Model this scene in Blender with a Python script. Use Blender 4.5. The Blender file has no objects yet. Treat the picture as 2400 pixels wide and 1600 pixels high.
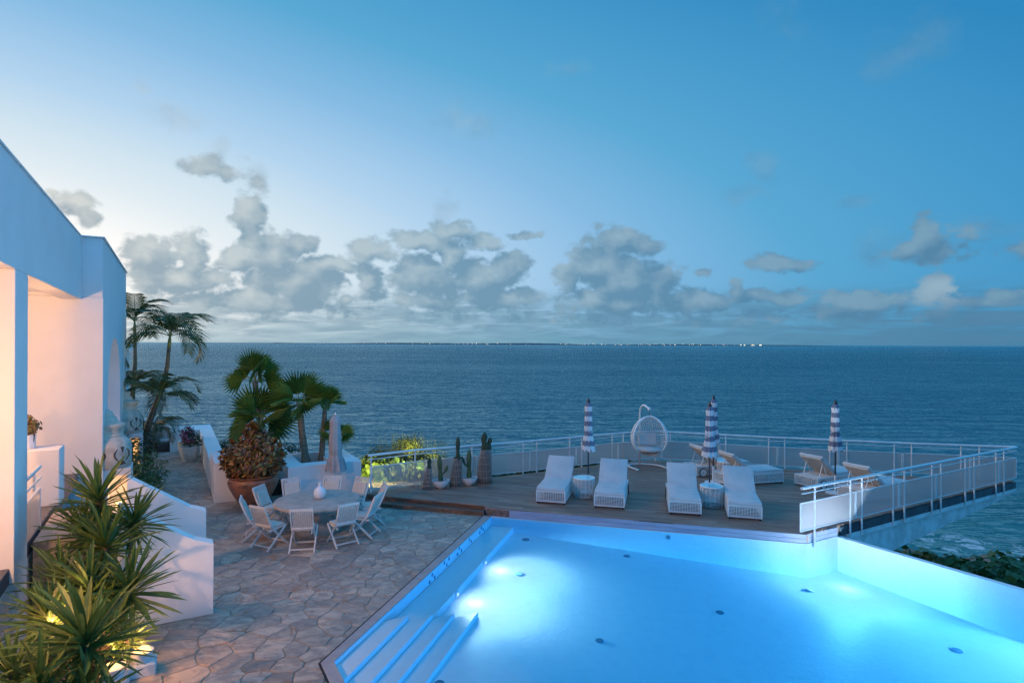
import bpy, bmesh, math, random
import numpy as np
from mathutils import Vector, Matrix, Euler
R = math.radians
sc = bpy.context.scene
COL = sc.collection
# ------------------------------------------------------------------ camera
F, H, CX, CY, ROLL = 1380.0, 4.5, 1200.0, 804.8, math.atan(.0045)
cam = bpy.data.cameras.new('camera'); co = bpy.data.objects.new('camera', cam); COL.objects.link(co)
co.location = (0, 0, H); co.rotation_euler = (math.pi/2, -ROLL, 0)
cam.sensor_width = 36; cam.lens = 36*F/2400; cam.shift_y = 4.8/2400
cam.clip_start = .1; cam.clip_end = 90000
sc.camera = co
sc.render.engine = 'CYCLES'
sc.cycles.use_denoising = True; sc.cycles.denoiser = 'OPENIMAGEDENOISE'; sc.cycles.denoising_input_passes = 'RGB_ALBEDO_NORMAL'; sc.cycles.denoising_prefilter = 'NONE'
sc.cycles.max_bounces = 7; sc.cycles.diffuse_bounces = 4; sc.cycles.glossy_bounces = 3
sc.cycles.transmission_bounces = 4; sc.cycles.transparent_max_bounces = 14; sc.cycles.volume_bounces = 0
sc.cycles.caustics_reflective = False; sc.cycles.caustics_refractive = False
sc.cycles.sample_clamp_indirect = 2.5; sc.cycles.sample_clamp_direct = 12
vs = sc.view_settings
vs.view_transform = 'Standard'; vs.look = 'None'; vs.exposure = 0; vs.gamma = 1; vs.use_curve_mapping = False
# ------------------------------------------------------------------ world: dusk sky with cumulus
GAZ = -50.0     # azimuth of the after-glow (degrees right of +Y)
world = bpy.data.worlds.new('World'); sc.world = world; world.use_nodes = True
nt = world.node_tree; nt.nodes.clear()
class NB:
    def __init__(s, nt): s.nt = nt
    def n(s, typ, **kw):
        nd = s.nt.nodes.new(typ)
        for k, v in kw.items(): setattr(nd, k, v)
        return nd
    def put(s, sock, v):
        if hasattr(v, 'is_output'): s.nt.links.new(v, sock)
        elif v is not None: sock.default_value = v
    def m(s, op, a, b=None, c=None, clamp=False):
        nd = s.n('ShaderNodeMath', operation=op); nd.use_clamp = clamp
        s.put(nd.inputs[0], a)
        if b is not None: s.put(nd.inputs[1], b)
        if c is not None: s.put(nd.inputs[2], c)
        return nd.outputs[0]
    def v(s, op, a, b=None, c=None, scale=None):
        nd = s.n('ShaderNodeVectorMath', operation=op)
        s.put(nd.inputs[0], a)
        if b is not None: s.put(nd.inputs[1], b)
        if c is not None: s.put(nd.inputs[2], c)
        if scale is not None: s.put(nd.inputs['Scale'], scale)
        return nd.outputs['Value'] if op in ('LENGTH', 'DOT_PRODUCT', 'DISTANCE') else nd.outputs[0]
    def ramp(s, fac, stops, interp='LINEAR'):
        nd = s.n('ShaderNodeValToRGB'); cr = nd.color_ramp; cr.interpolation = interp
        while len(cr.elements) < len(stops): cr.elements.new(.5)
        for e, (p, c) in zip(cr.elements, stops):
            e.position = p; e.color = (c[0], c[1], c[2], 1) if len(c) == 3 else c
        s.put(nd.inputs[0], fac); return nd.outputs[0]
    def rng(s, x, a, b, c=0., d=1., interp='SMOOTHSTEP'):
        nd = s.n('ShaderNodeMapRange'); nd.interpolation_type = interp; nd.clamp = True
        s.put(nd.inputs[0], x)
        for i, q in enumerate((a, b, c, d)): s.put(nd.inputs[i+1], q)
        return nd.outputs[0]
    def mix(s, fac, a, b, mode='MIX'):
        nd = s.n('ShaderNodeMix', data_type='RGBA', blend_type=mode)
        s.put(nd.inputs[0], fac)
        for sock, q in ((nd.inputs[6], a), (nd.inputs[7], b)):
            if isinstance(q, tuple) and len(q) == 3: q = (*q, 1)
            s.put(sock, q)
        return nd.outputs[2]
    def noise(s, vec, scale, detail=4, rough=.55, dist=0., dim='3D', lac=2.0):
        nd = s.n('ShaderNodeTexNoise', noise_dimensions=dim)
        s.put(nd.inputs['Vector'], vec); nd.inputs['Scale'].default_value = scale
        nd.inputs['Detail'].default_value = detail; nd.inputs['Roughness'].default_value = rough
        nd.inputs['Distortion'].default_value = dist; nd.inputs['Lacunarity'].default_value = lac
        return nd.outputs[0]
    def xyz(s, x, y, z=0.):
        nd = s.n('ShaderNodeCombineXYZ')
        for i, q in enumerate((x, y, z)): s.put(nd.inputs[i], q)
        return nd.outputs[0]
    def sep(s, v):
        nd = s.n('ShaderNodeSeparateXYZ'); s.put(nd.inputs[0], v); return nd.outputs

def azel(px, py):
    u, w = px-CX, CY-py
    x, z = u-w*math.sin(ROLL), w+u*math.sin(ROLL)
    return math.degrees(math.atan2(x, F)), math.degrees(math.atan2(z, math.hypot(x, F)))

b = NB(nt)
tc = b.n('ShaderNodeTexCoord').outputs['Generated']
dx, dy, dz = b.sep(b.v('NORMALIZE', tc))[:3]
az = b.m('MULTIPLY', b.m('ARCTAN2', dx, dy), 57.2958)
el = b.m('MULTIPLY', b.m('ARCSINE', dz), 57.2958)
daz = b.m('ABSOLUTE', b.m('SUBTRACT', az, GAZ))
daz = b.m('MINIMUM', daz, b.m('SUBTRACT', 360., daz))
del_ = b.m('MULTIPLY', b.m('SUBTRACT', b.m('ABSOLUTE', el), 3.), 1.15)
tt = b.m('SQRT', b.m('ADD', b.m('POWER', b.m('MULTIPLY', daz, .4), 2.), b.m('POWER', del_, 2.)))
sky = b.ramp(b.m('DIVIDE', tt, 100.), [
    (0, (3.0, 2.6, 2.2)), (.045, (1.9, 1.8, 1.6)), (.08, (1.02, 1.0, .97)), (.12, (.76, .85, .90)), (.155, (.61, .76, .87)), (.19, (.44, .65, .86)), (.25, (.235, .495, .77)),
    (.31, (.10, .39, .66)), (.37, (.06, .32, .60)), (.43, (.028, .245, .525)), (.60, (.045, .37, .85)), (1, (.085, .50, 1.15))])
hz = b.ramp(b.m('DIVIDE', daz, 180.), [
    (0, (1.3, 1.15, .95)), (.05, (.85, .84, .78)), (.10, (.52, .64, .68)), (.17, (.34, .50, .58)), (.30, (.15, .35, .48)), (.49, (.07, .22, .37)), (1, (.06, .19, .34))])
hf = b.m('POWER', 2.718, b.m('DIVIDE', b.m('MAXIMUM', el, 0.), -1.8))
sky = b.mix(b.m('MULTIPLY', hf, .9), sky, hz)
# a little of the physical twilight sky
nish = b.n('ShaderNodeTexSky', sky_type='NISHITA'); nish.sun_disc = False
nish.sun_elevation = R(1.0); nish.sun_rotation = R(GAZ)
nsk = b.mix(1., nish.outputs[0], (.004, .004, .004), 'MULTIPLY')
# cloud field in (azimuth, elevation) space
P2 = b.xyz(az, el, 0.)
warp = b.noise(b.v('MULTIPLY', P2, (1., 1.35, 1.)), .23, 3, .5)
warp2 = b.noise(b.v('ADD', P2, (31., 17., 0.)), .23, 3, .5)
PW = b.v('ADD', P2, b.xyz(b.m('MULTIPLY', b.m('SUBTRACT', warp, .5), 3.4), b.m('MULTIPLY', b.m('SUBTRACT', warp2, .5), 2.6), 0.))
BL = [ # photo-pixel centre x, y, half sizes, strength
 (350,612,62,50,1),(448,604,44,62,1),(505,645,46,24,.9),(410,655,120,32,1),
 (578,508,40,54,.8),(595,442,26,26,.45),(500,396,62,24,.55),(585,545,30,40,.7),
 (552,612,46,34,.9),(640,596,80,50,.9),(700,575,46,34,.85),(765,622,66,22,.95),(690,655,110,55,1),(640,705,150,28,.85),(480,705,90,22,.6),
 (873,585,64,24,.9),(868,650,34,52,.9),(880,694,44,18,.8),(808,697,22,10,.7),
 (985,566,66,24,1),(1062,540,42,24,.95),(1066,600,36,60,.95),(1000,645,76,62,1),(1120,660,64,48,1),(1132,572,54,24,.8),(1222,546,38,12,.75),
 (1196,628,46,44,.9),(1150,702,120,24,.9),(1010,705,110,22,.75),
 (1440,566,54,32,.9),(1506,578,56,26,.95),(1390,622,64,46,.9),(1465,655,100,54,1),(1545,662,52,50,.95),(1332,650,32,36,.8),(1440,706,140,36,1),(1620,706,90,26,.85),
 (1830,626,84,20,.8),(1645,645,20,9,.7),(1718,682,26,30,.8),(1800,698,120,18,.85),(2010,700,110,20,.75),(1960,730,110,16,.6),
 (2160,556,46,40,.75),(2112,584,44,26,.75),(2200,600,70,30,.65),(2265,548,56,20,.5),(2206,668,50,30,.6),(2180,690,60,22,.55),(2235,700,50,24,.5),(2310,702,130,16,.55),(2400,590,60,20,.55),
 (165,478,56,26,.75),(206,512,32,22,.7),(128,452,26,14,.55),
 (60,640,90,50,.8),(-120,600,120,40,.8),(2600,650,160,40,.8),(2700,560,100,40,.7),(-400,560,200,40,.8)]
WISP = [(1792,392,60,46,.9),(1740,455,60,22,.6),(2000,480,66,26,.7),(2120,120,120,70,.6),(2180,60,60,60,.4),(1100,290,110,36,.55),(1060,270,36,40,.5),(400,270,80,36,.75),(340,225,36,24,.5),(1045,495,30,52,.8),(510,352,34,36,.8),(1320,160,50,20,.3),(600,430,34,40,.8),
 (2290,540,110,40,.5),(2390,585,90,36,.5),(1850,40,60,90,.25),(2060,590,60,60,.5)]
fld = fld2 = None
PW2 = b.v('ADD', PW, (-.8, 1.25, 0.))
for (px, py, rx, ry, st) in BL:
    a0, e0 = azel(px, py); a1 = azel(px+rx, py)[0]-a0; e1 = azel(px, py-ry)[1]-e0
    a1 *= 1.30; e1 *= 1.26
    q = b.v('MULTIPLY_ADD', PW, (1/a1, 1/e1, 0), (-a0/a1, -e0/e1, 0))
    f = b.m('MULTIPLY_ADD', b.v('LENGTH', q), -st, st)
    fld = f if fld is None else b.m('SMOOTH_MAX', fld, f, .10)
    q2 = b.v('MULTIPLY_ADD', PW2, (1/a1, 1/e1, 0), (-a0/a1, -e0/e1, 0))
    f2 = b.m('MULTIPLY_ADD', b.v('LENGTH', q2), -st, st)
    fld2 = f2 if fld2 is None else b.m('MAXIMUM', fld2, f2)
band = b.m('MULTIPLY', b.rng(el, .3, 2.2), b.rng(el, 5.2, 2.8))
fld = b.m('MAXIMUM', fld, b.m('MULTIPLY_ADD', band, .62, -.5))
wf = None
for (px, py, rx, ry, st) in WISP:
    a0, e0 = azel(px, py); a1 = azel(px+rx, py)[0]-a0; e1 = azel(px, py-ry)[1]-e0
    q = b.v('MULTIPLY_ADD', PW, (1/a1, 1/e1, 0), (-a0/a1, -e0/e1, 0))
    f = b.m('MULTIPLY_ADD', b.v('LENGTH', q), -st, st)
    wf = f if wf is None else b.m('MAXIMUM', wf, f)
def vor(vec, scale, detail):
    nd = b.n('ShaderNodeTexVoronoi', feature='SMOOTH_F1', voronoi_dimensions='2D'); nd.normalize = True
    b.put(nd.inputs['Vector'], vec); nd.inputs['Scale'].default_value = scale; nd.inputs['Detail'].default_value = detail
    nd.inputs['Roughness'].default_value = .45; nd.inputs['Smoothness'].default_value = .45; nd.inputs['Lacunarity'].default_value = 2.3
    return b.m('SUBTRACT', 1., nd.outputs['Distance'])
S1 = b.v('MULTIPLY', b.v('ADD', P2, b.xyz(b.m('MULTIPLY', b.m('SUBTRACT', b.noise(P2, 1.1, 3, .5), .5), .9), b.m('MULTIPLY', b.m('SUBTRACT', b.noise(b.v('ADD', P2, (9., 5., 0.)), 1.1, 3, .5), .5), .7), 0.)), (1., 1.35, 1.))
nf1 = b.noise(S1, .8, 8, .56)
vb1 = vor(S1, .34, 3.)
S2 = b.v('ADD', S1, (-.55, .75, 0.))
vb2 = vor(S2, .34, 2.)
nl1 = b.noise(S1, .30, 3, .5); nl2 = b.noise(b.v('ADD', S1, (-1.1, 1.5, 0.)), .30, 3, .5)
n1 = b.m('ADD', b.m('MULTIPLY', nf1, .55), b.m('MULTIPLY', vb1, .5))
dens = b.m('ADD', fld, b.m('MULTIPLY', b.m('SUBTRACT', n1, .63), 1.9))
alpha = b.rng(dens, -.03, .38)
alpha = b.m('MULTIPLY', alpha, b.rng(el, -.2, .3))
alpha = b.m('MULTIPLY', alpha, b.rng(fld, -.32, .10, .0, 1.))
wal = b.rng(b.m('ADD', wf, b.m('MULTIPLY', b.m('SUBTRACT', b.noise(P2, .5, 6, .6), .5), 1.1)), -.1, .6, 0., .6)
lit = b.ramp(b.m('DIVIDE', daz, 180.), [(0, (.80, .76, .68)), (.11, (.55, .62, .64)), (.25, (.36, .50, .59)), (.40, (.20, .36, .50)), (.55, (.17, .33, .46)), (1, (.2, .35, .5))])
shd = b.ramp(b.m('DIVIDE', daz, 180.), [(0, (.42, .45, .46)), (.11, (.25, .37, .46)), (.25, (.15, .30, .43)), (.40, (.085, .235, .39)), (.55, (.09, .22, .36)), (1, (.08, .2, .34))])
sh = b.m('ADD', b.m('MULTIPLY', b.m('SUBTRACT', vb1, vb2), .75), b.m('MULTIPLY', b.m('SUBTRACT', nl1, nl2), 1.9))
sh = b.m('ADD', sh, b.m('MULTIPLY', b.m('SUBTRACT', nf1, .5), .7))
sh = b.m('ADD', sh, b.m('MULTIPLY', b.m('SUBTRACT', b.m('MAXIMUM', fld, 0.), b.m('MAXIMUM', fld2, -.1)), 1.15))
sh = b.m('ADD', sh, b.m('MULTIPLY_ADD', dens, -.30, .34), clamp=True)
bright = b.m('MULTIPLY', b.v('LENGTH', b.v('MULTIPLY', b.v('SUBTRACT', P2, (azel(2206, 676)[0], azel(2206, 676)[1], 0.)), (.55, .62, 0.))), 1.)
ccol = b.mix(sh, shd, lit)
ccol = b.mix(b.rng(bright, 1.6, .2, 0., .5), ccol, (.42, .55, .63))
skyc = b.mix(wal, sky, b.mix(.5, ccol, sky))
stn = b.noise(b.v('MULTIPLY', P2, (.16, 1.25, 1.)), 1., 6, .6, .6)
stra = b.m('MULTIPLY', b.m('MULTIPLY', b.rng(el, 5.6, 2.8), b.rng(stn, .30, .56)), .82)
skyc = b.mix(stra, skyc, b.mix(b.rng(b.noise(b.v('MULTIPLY', P2, (.3, 1.6, 1.)), .8, 4, .5), .35, .65), shd, hz))
skyc = b.mix(b.m('MULTIPLY', alpha, .94), skyc, ccol)
skyc = b.mix(b.m('MULTIPLY', hf, .45), skyc, hz)
tot = b.mix(1., skyc, nsk, 'ADD')
bg = b.n('ShaderNodeBackground'); b.put(bg.inputs[0], tot); bg.inputs[1].default_value = 1.0
out = b.n('ShaderNodeOutputWorld'); nt.links.new(bg.outputs[0], out.inputs[0])
world.cycles.sampling_method = 'MANUAL'; world.cycles.sample_map_resolution = 1024
# faint after-glow of the sun that has just set (very soft)
sd = bpy.data.lights.new('sun', 'SUN'); sd.energy = 1.6; sd.angle = R(50); sd.color = (1, .70, .46)
so = bpy.data.objects.new('sun', sd); COL.objects.link(so)
gd = Vector((math.sin(R(-80)), math.cos(R(-80)), math.tan(R(15))))
so.rotation_euler = gd.to_track_quat('Z', 'Y').to_euler(); so.location = (0, 0, 30)
# ------------------------------------------------------------------ helpers
def W(a, bb, z=0.): return (.866*a-.5*bb, .5*a+.866*bb, z)        # building grid
O2 = (-.52, 15.32)
def G(s, t, z=0.): return (O2[0]+.963*s+.271*t, O2[1]-.271*s+.963*t, z)   # pool / deck grid
def ray(px, py):
    u, w = px-CX, CY-py
    return (u-w*ROLL, F, w+u*ROLL)
def atY(px, py, Y):
    r = ray(px, py); t = Y/F; return (r[0]*t, Y, H+r[2]*t)
def atz(px, py, z):
    r = ray(px, py); t = (z-H)/r[2]; return (r[0]*t, r[1]*t, z)

class MB:
    def __init__(s): s.v = []; s.f = []; s.mi = []; s.cur = 0
    def add(s, vs, fs):
        o = len(s.v); s.v += [tuple(p) for p in vs]
        s.f += [tuple(i+o for i in f) for f in fs]; s.mi += [s.cur]*len(fs); return s
    def prism(s, poly, z0, z1, z0s=None, z1s=None):
        n = len(poly)
        area = sum(poly[i][0]*poly[(i+1) % n][1]-poly[(i+1) % n][0]*poly[i][1] for i in range(n))
        idx = list(range(n)) if area > 0 else list(range(n))[::-1]
        lo = [(poly[i][0], poly[i][1], z0s[i] if z0s else z0) for i in idx]
        hi = [(poly[i][0], poly[i][1], z1s[i] if z1s else z1) for i in idx]
        fs = [tuple(range(n))[::-1], tuple(range(n, 2*n))]
        fs += [(i, (i+1) % n, n+(i+1) % n, n+i) for i in range(n)]
        return s.add(lo+hi, fs)
    def box(s, x0, x1, y0, y1, z0, z1): return s.prism([(x0, y0), (x1, y0), (x1, y1), (x0, y1)], z0, z1)
    def boxab(s, a0, a1, b0, b1, z0, z1): return s.prism([W(a0, b0)[:2], W(a1, b0)[:2], W(a1, b1)[:2], W(a0, b1)[:2]], z0, z1)
    def beam(s, p, q, w, h=None, up=(0, 0, 1)):
        h = h or w; p, q = Vector(p), Vector(q); d = (q-p).normalized(); up = Vector(up)
        if abs(d.dot(up)) > .98: up = Vector((1, 0, 0))
        sx = d.cross(up).normalized(); sy = sx.cross(d).normalized()
        vs = [c+sx*(w/2*i)+sy*(h/2*j) for c in (p, q) for (i, j) in ((-1, -1), (1, -1), (1, 1), (-1, 1))]
        return s.add(vs, [(0, 1, 2, 3), (7, 6, 5, 4), (1, 0, 4, 5), (2, 1, 5, 6), (3, 2, 6, 7), (0, 3, 7, 4)])
    def tube(s, path, r, n=8, closed=False):
        path = [Vector(p) for p in path]; m = len(path)
        rs = r if isinstance(r, (list, tuple)) else [r]*m
        d0 = (path[1]-path[0]).normalized()
        up = Vector((0, 0, 1)) if abs(d0.z) < .9 else Vector((1, 0, 0))
        x = d0.cross(up).normalized(); vs = []
        for i, p in enumerate(path):
            if closed: d = (path[(i+1) % m]-path[i-1]).normalized()
            else: d = (path[min(i+1, m-1)]-path[max(i-1, 0)]).normalized()
            x = (x-d*x.dot(d)).normalized(); y = d.cross(x)
            vs += [p+(x*math.cos(2*math.pi*k/n)+y*math.sin(2*math.pi*k/n))*rs[i] for k in range(n)]
        fs = []
        for i in range(m if closed else m-1):
            j = (i+1) % m
            fs += [(i*n+k, i*n+(k+1) % n, j*n+(k+1) % n, j*n+k) for k in range(n)]
        if not closed: fs += [tuple(range(n))[::-1], tuple((m-1)*n+k for k in range(n))]
        return s.add(vs, fs)
    def lathe(s, prof, n=32, c=(0, 0, 0), wob=None):
        vs = []
        for (r, z) in prof:
            for k in range(n):
                t = 2*math.pi*k/n; rr = r*(wob(t, z) if wob else 1)
                vs.append((c[0]+rr*math.cos(t), c[1]+rr*math.sin(t), c[2]+z))
        fs = []
        for i in range(len(prof)-1):
            fs += [(i*n+k, i*n+(k+1) % n, (i+1)*n+(k+1) % n, (i+1)*n+k) for k in range(n)]
        if prof[0][0] > 1e-4: fs.append(tuple(range(n))[::-1])
        if prof[-1][0] > 1e-4: fs.append(tuple((len(prof)-1)*n+k for k in range(n)))
        return s.add(vs, fs)
    def build(s, name, mat, parent=None, smooth=False, world=False, kind=None, bevel=0, label=None):
        me = bpy.data.meshes.new(name)
        off = parent.location if (world and parent) else Vector((0, 0, 0))
        if world and parent and parent.parent: off = off+parent.parent.location
        me.from_pydata([(p[0]-off[0], p[1]-off[1], p[2]-off[2]) for p in s.v], [], s.f)
        for m_ in (mat if isinstance(mat, (list, tuple)) else [mat]): me.materials.append(m_)
        if any(s.mi): me.polygons.foreach_set('material_index', s.mi)
        if smooth:
            if smooth is True: me.shade_smooth()
            else:
                me.shade_smooth()
                try: me.set_sharp_from_angle(angle=smooth)
                except Exception: pass
        o = bpy.data.objects.new(name, me); COL.objects.link(o)
        if parent: o.parent = parent
        if kind: o['kind'] = kind
        if label: o['label'] = label
        if bevel:
            bv = o.modifiers.new('bevel', 'BEVEL'); bv.width = bevel; bv.segments = 2; bv.limit_method = 'ANGLE'
        return o

def thing(name, label, cat, loc=(0, 0, 0), rz=0., group=None):
    o = bpy.data.objects.new(name, None); COL.objects.link(o); o.empty_display_size = .2
    o.location = loc; o.rotation_euler = (0, 0, rz); o['label'] = label; o['category'] = cat
    if group: o['group'] = group
    return o
def tag(o, label, cat, group=None):
    o['label'] = label; o['category'] = cat
    if group: o['group'] = group
    return o
KIDS = {}
def copy_tree(o, parent=None):
    c = o.copy(); COL.objects.link(c); c.parent = parent
    for ch in list(o.children): copy_tree(ch, c)
    return c
def lamp(name, kind, loc, energy, color, parent=None, size=.05, spot=None, target=None, blend=.6):
    l = bpy.data.lights.new(name, kind); l.energy = energy; l.color = color
    if kind != 'AREA': l.shadow_soft_size = size
    else: l.size = size
    if kind == 'SPOT': l.spot_size = spot; l.spot_blend = blend
    o = bpy.data.objects.new(name, l); COL.objects.link(o); o.location = loc
    if target is not None:
        o.rotation_euler = (Vector(loc)-Vector(target)).to_track_quat('Z', 'Y').to_euler()
    if parent is not None:
        o.parent = parent; o.location = Vector(loc)-parent.location
    return o
# ------------------------------------------------------------------ materials
M = {}
def mat(name, base, rough=.6, metal=0., spec=.5, noise=None, bump=None, obj_rand=None, island=False, coord='Object', stretch=None, emit=None, sss=None, coat=0):
    m = bpy.data.materials.new(name); m.use_nodes = True; nt = m.node_tree; nt.nodes.clear(); q = NB(nt)
    p = q.n('ShaderNodeBsdfPrincipled'); o = q.n('ShaderNodeOutputMaterial'); nt.links.new(p.outputs[0], o.inputs[0])
    vec = q.n('ShaderNodeTexCoord').outputs[coord]
    if coord == 'World': pass
    if stretch: vec = q.v('MULTIPLY', vec, stretch)
    col = base
    if isinstance(base, list):      # a ramp chosen at random per object or island
        if island == 'both':
            rnd = q.m('FRACT', q.m('ADD', q.n('ShaderNodeObjectInfo').outputs['Random'], q.n('ShaderNodeNewGeometry').outputs['Random Per Island']))
        elif island: rnd = q.n('ShaderNodeNewGeometry').outputs['Random Per Island']
        else: rnd = q.n('ShaderNodeObjectInfo').outputs['Random']
        col = q.ramp(rnd, [(i/(max(len(base)-1, 1)), c) for i, c in enumerate(base)])
    else: col = None
    if noise:
        sc_, det, c2, amt = noise
        nf = q.rng(q.noise(vec, sc_, det, .6), .38, .66, 0., amt)
        col = q.mix(nf, col if col is not None else base, c2)
    if col is None: p.inputs['Base Color'].default_value = (*base, 1)
    else: q.put(p.inputs['Base Color'], col)
    p.inputs['Roughness'].default_value = rough; p.inputs['Metallic'].default_value = metal
    p.inputs['Specular IOR Level'].default_value = spec
    if coat: p.inputs['Coat Weight'].default_value = coat
    if bump:
        bn = q.n('ShaderNodeBump'); bn.inputs['Strength'].default_value = bump[1]; bn.inputs['Distance'].default_value = bump[2] if len(bump) > 2 else .01
        q.put(bn.inputs['Height'], q.noise(vec, bump[0], 5, .6)); nt.links.new(bn.outputs[0], p.inputs['Normal'])
    if emit:
        p.inputs['Emission Color'].default_value = (*emit[0], 1); p.inputs['Emission Strength'].default_value = emit[1]
    M[name] = m; return m
mat('plaster', (.84, .83, .82), .75, noise=(1.3, 6, (.79, .78, .76), .6), bump=(9, .35, .012))
mat('plaster_cap', (.76, .77, .77), .55, noise=(3, 5, (.62, .64, .65), .6), bump=(40, .2, .004))
mat('pool_plaster', (.86, .88, .88), .6, noise=(5, 5, (.80, .83, .84), .6), bump=(16, .45, .012))
mat('coping', (.40, .35, .34), .6, noise=(6, 6, (.32, .27, .27), .8), bump=(50, .25, .004))
mat('slot', (.01, .01, .012), .6)
mat('mortar', (.34, .27, .21), .85, noise=(3, 6, (.20, .16, .13), .8), bump=(40, .6, .01))
mat('white_paint', (.78, .79, .80), .35, noise=(8, 4, (.70, .70, .70), .35))
mat('rail_paint', (.74, .76, .78), .35, noise=(5, 4, (.60, .60, .58), .4))
mat('steel_beam', (.80, .81, .82), .5, noise=(2.5, 6, (.45, .44, .42), .6), bump=(30, .15, .004))
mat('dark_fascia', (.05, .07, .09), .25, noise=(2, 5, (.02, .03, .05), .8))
mat('wicker', (.80, .80, .80), .45, bump=(160, .5, .003))
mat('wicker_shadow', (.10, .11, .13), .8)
mat('cushion_fabric', (.60, .58, .57), .9, noise=(3, 5, (.52, .51, .51), .8), bump=(14, .35, .02))
mat('cushion_cream', (.66, .58, .50), .9, noise=(4, 5, (.58, .50, .43), .7), bump=(20, .3, .01))
mat('chair_paint', (.72, .69, .66), .5, noise=(9, 5, (.58, .54, .50), .6))
mat('concrete', (.46, .41, .36), .75, noise=(5, 7, (.36, .31, .27), .9), bump=(35, .4, .006))
mat('vase_white', (.82, .82, .84), .5, bump=(25, .3, .006))
mat('terracotta', (.36, .14, .07), .35, noise=(4, 7, (.15, .06, .035), .95), bump=(22, .4, .01), coat=.25)
mat('pot_white', (.80, .74, .66), .6, noise=(6, 6, (.62, .54, .46), .8), bump=(40, .4, .006))
mat('bowl_white', (.80, .80, .82), .3)
mat('pebble', [(.72, .72, .68), (.50, .50, .46), (.30, .31, .30), (.66, .64, .58)], .6, island=True)
mat('cactus', (.045, .11, .045), .55, noise=(12, 4, (.02, .055, .03), .9), bump=(40, .5, .01))
mat('cactus_dark', (.03, .065, .035), .6, noise=(20, 4, (.015, .03, .02), .9), bump=(60, .9, .02))
mat('rattan', (.42, .38, .34), .7, noise=(20, 4, (.30, .26, .23), .7))
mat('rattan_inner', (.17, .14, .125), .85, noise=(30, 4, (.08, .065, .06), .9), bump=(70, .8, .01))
mat('carved_stone', (.68, .58, .48), .8, noise=(7, 7, (.50, .42, .34), .9), bump=(30, .5, .01))
mat('opening_shade', (.10, .07, .05), .9)
mat('soil', (.04, .03, .02), .9, noise=(10, 5, (.08, .06, .04), .8), bump=(30, .9, .03))
mat('bark', (.13, .09, .075), .85, noise=(9, 6, (.24, .20, .17), .8), bump=(22, .9, .02), stretch=(1, 1, 4))
mat('bark_pale', (.24, .19, .13), .8, noise=(6, 6, (.13, .10, .07), .9), bump=(18, .8, .02), stretch=(1, 1, 5))
mat('petiole', (.20, .24, .10), .6)
mat('metal_dark', (.02, .022, .03), .4)
mat('pole_blue', (.025, .035, .06), .35)
mat('canvas_white', (.66, .68, .72), .85, bump=(30, .3, .01))
mat('canvas_grey', (.15, .18, .26), .85, bump=(30, .3, .01), noise=(10, 4, (.16, .20, .29), .6))
mat('canvas_beige', (.44, .43, .44), .9, noise=(5, 5, (.34, .33, .34), .8), bump=(18, .4, .015))
mat('sofa_wicker', (.10, .085, .085), .8, bump=(120, .6, .005))
mat('glass_top', (.30, .68, .76), .10, spec=.8)
mat('drain', (.12, .26, .36), .9, spec=.1)
mat('rock', (.22, .19, .15), .9, noise=(.4, 8, (.12, .11, .09), .9), bump=(1.5, .8, .3))
mat('island', (.07, .11, .13), .9, noise=(.002, 6, (.06, .075, .07), .8))
mat('tile_dark', (.12, .12, .13), .7)
def leafmat(name, cols, rough=.5, trans=.25, island=False, vein=None):
    m = bpy.data.materials.new(name); m.use_nodes = True; nt = m.node_tree; nt.nodes.clear(); q = NB(nt)
    if island == 'both':
        rnd = q.m('FRACT', q.m('ADD', q.n('ShaderNodeObjectInfo').outputs['Random'], q.n('ShaderNodeNewGeometry').outputs['Random Per Island']))
    else: rnd = q.n('ShaderNodeNewGeometry').outputs['Random Per Island'] if island else q.n('ShaderNodeObjectInfo').outputs['Random']
    col = q.ramp(rnd, [(i/(len(cols)-1), c) for i, c in enumerate(cols)])
    vec = q.n('ShaderNodeTexCoord').outputs['Object']
    col = q.mix(q.rng(q.noise(vec, 9, 4), .35, .7, 0, .5), col, tuple(x*.55 for x in cols[0]))
    if vein: col = q.mix(q.rng(q.noise(q.v('MULTIPLY', vec, (1, 1, 1)), vein[0], 3), .5, .64, 0, vein[2]), col, vein[1])
    p = q.n('ShaderNodeBsdfPrincipled'); q.put(p.inputs['Base Color'], col); p.inputs['Roughness'].default_value = rough
    t = q.n('ShaderNodeBsdfTranslucent'); q.put(t.inputs[0], col)
    mx = q.n('ShaderNodeMixShader'); mx.inputs[0].default_value = trans
    nt.links.new(p.outputs[0], mx.inputs[1]); nt.links.new(t.outputs[0], mx.inputs[2])
    o = q.n('ShaderNodeOutputMaterial'); nt.links.new(mx.outputs[0], o.inputs[0]); M[name] = m
leafmat('yucca_leaf', [(.07, .155, .035), (.12, .185, .04), (.08, .17, .05), (.19, .22, .05)], .45, .25)
leafmat('fan_leaf', [(.09, .21, .045), (.14, .27, .045), (.22, .31, .05), (.10, .22, .07)], .5, .3)
leafmat('frond_leaf', [(.04, .085, .03), (.06, .11, .03), (.13, .13, .035)], .5, .25)
leafmat('croton_leaf', [(.16, .04, .03), (.24, .09, .03), (.32, .17, .04), (.13, .12, .03), (.36, .25, .06), (.20, .06, .03), (.08, .045, .02)], .35, .15, 'both', vein=(22, (.32, .20, .05), .6))
leafmat('dark_leaf', [(.012, .035, .015), (.03, .07, .02), (.02, .05, .03), (.05, .09, .025)], .5, .2, True)
leafmat('grape_leaf', [(.03, .06, .02), (.06, .11, .025), (.035, .08, .03), (.10, .13, .03)], .45, .2, True)
leafmat('thicket_leaf', [(.07, .15, .05), (.11, .20, .06), (.08, .17, .07), (.16, .22, .06)], .5, .25, True)
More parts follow.
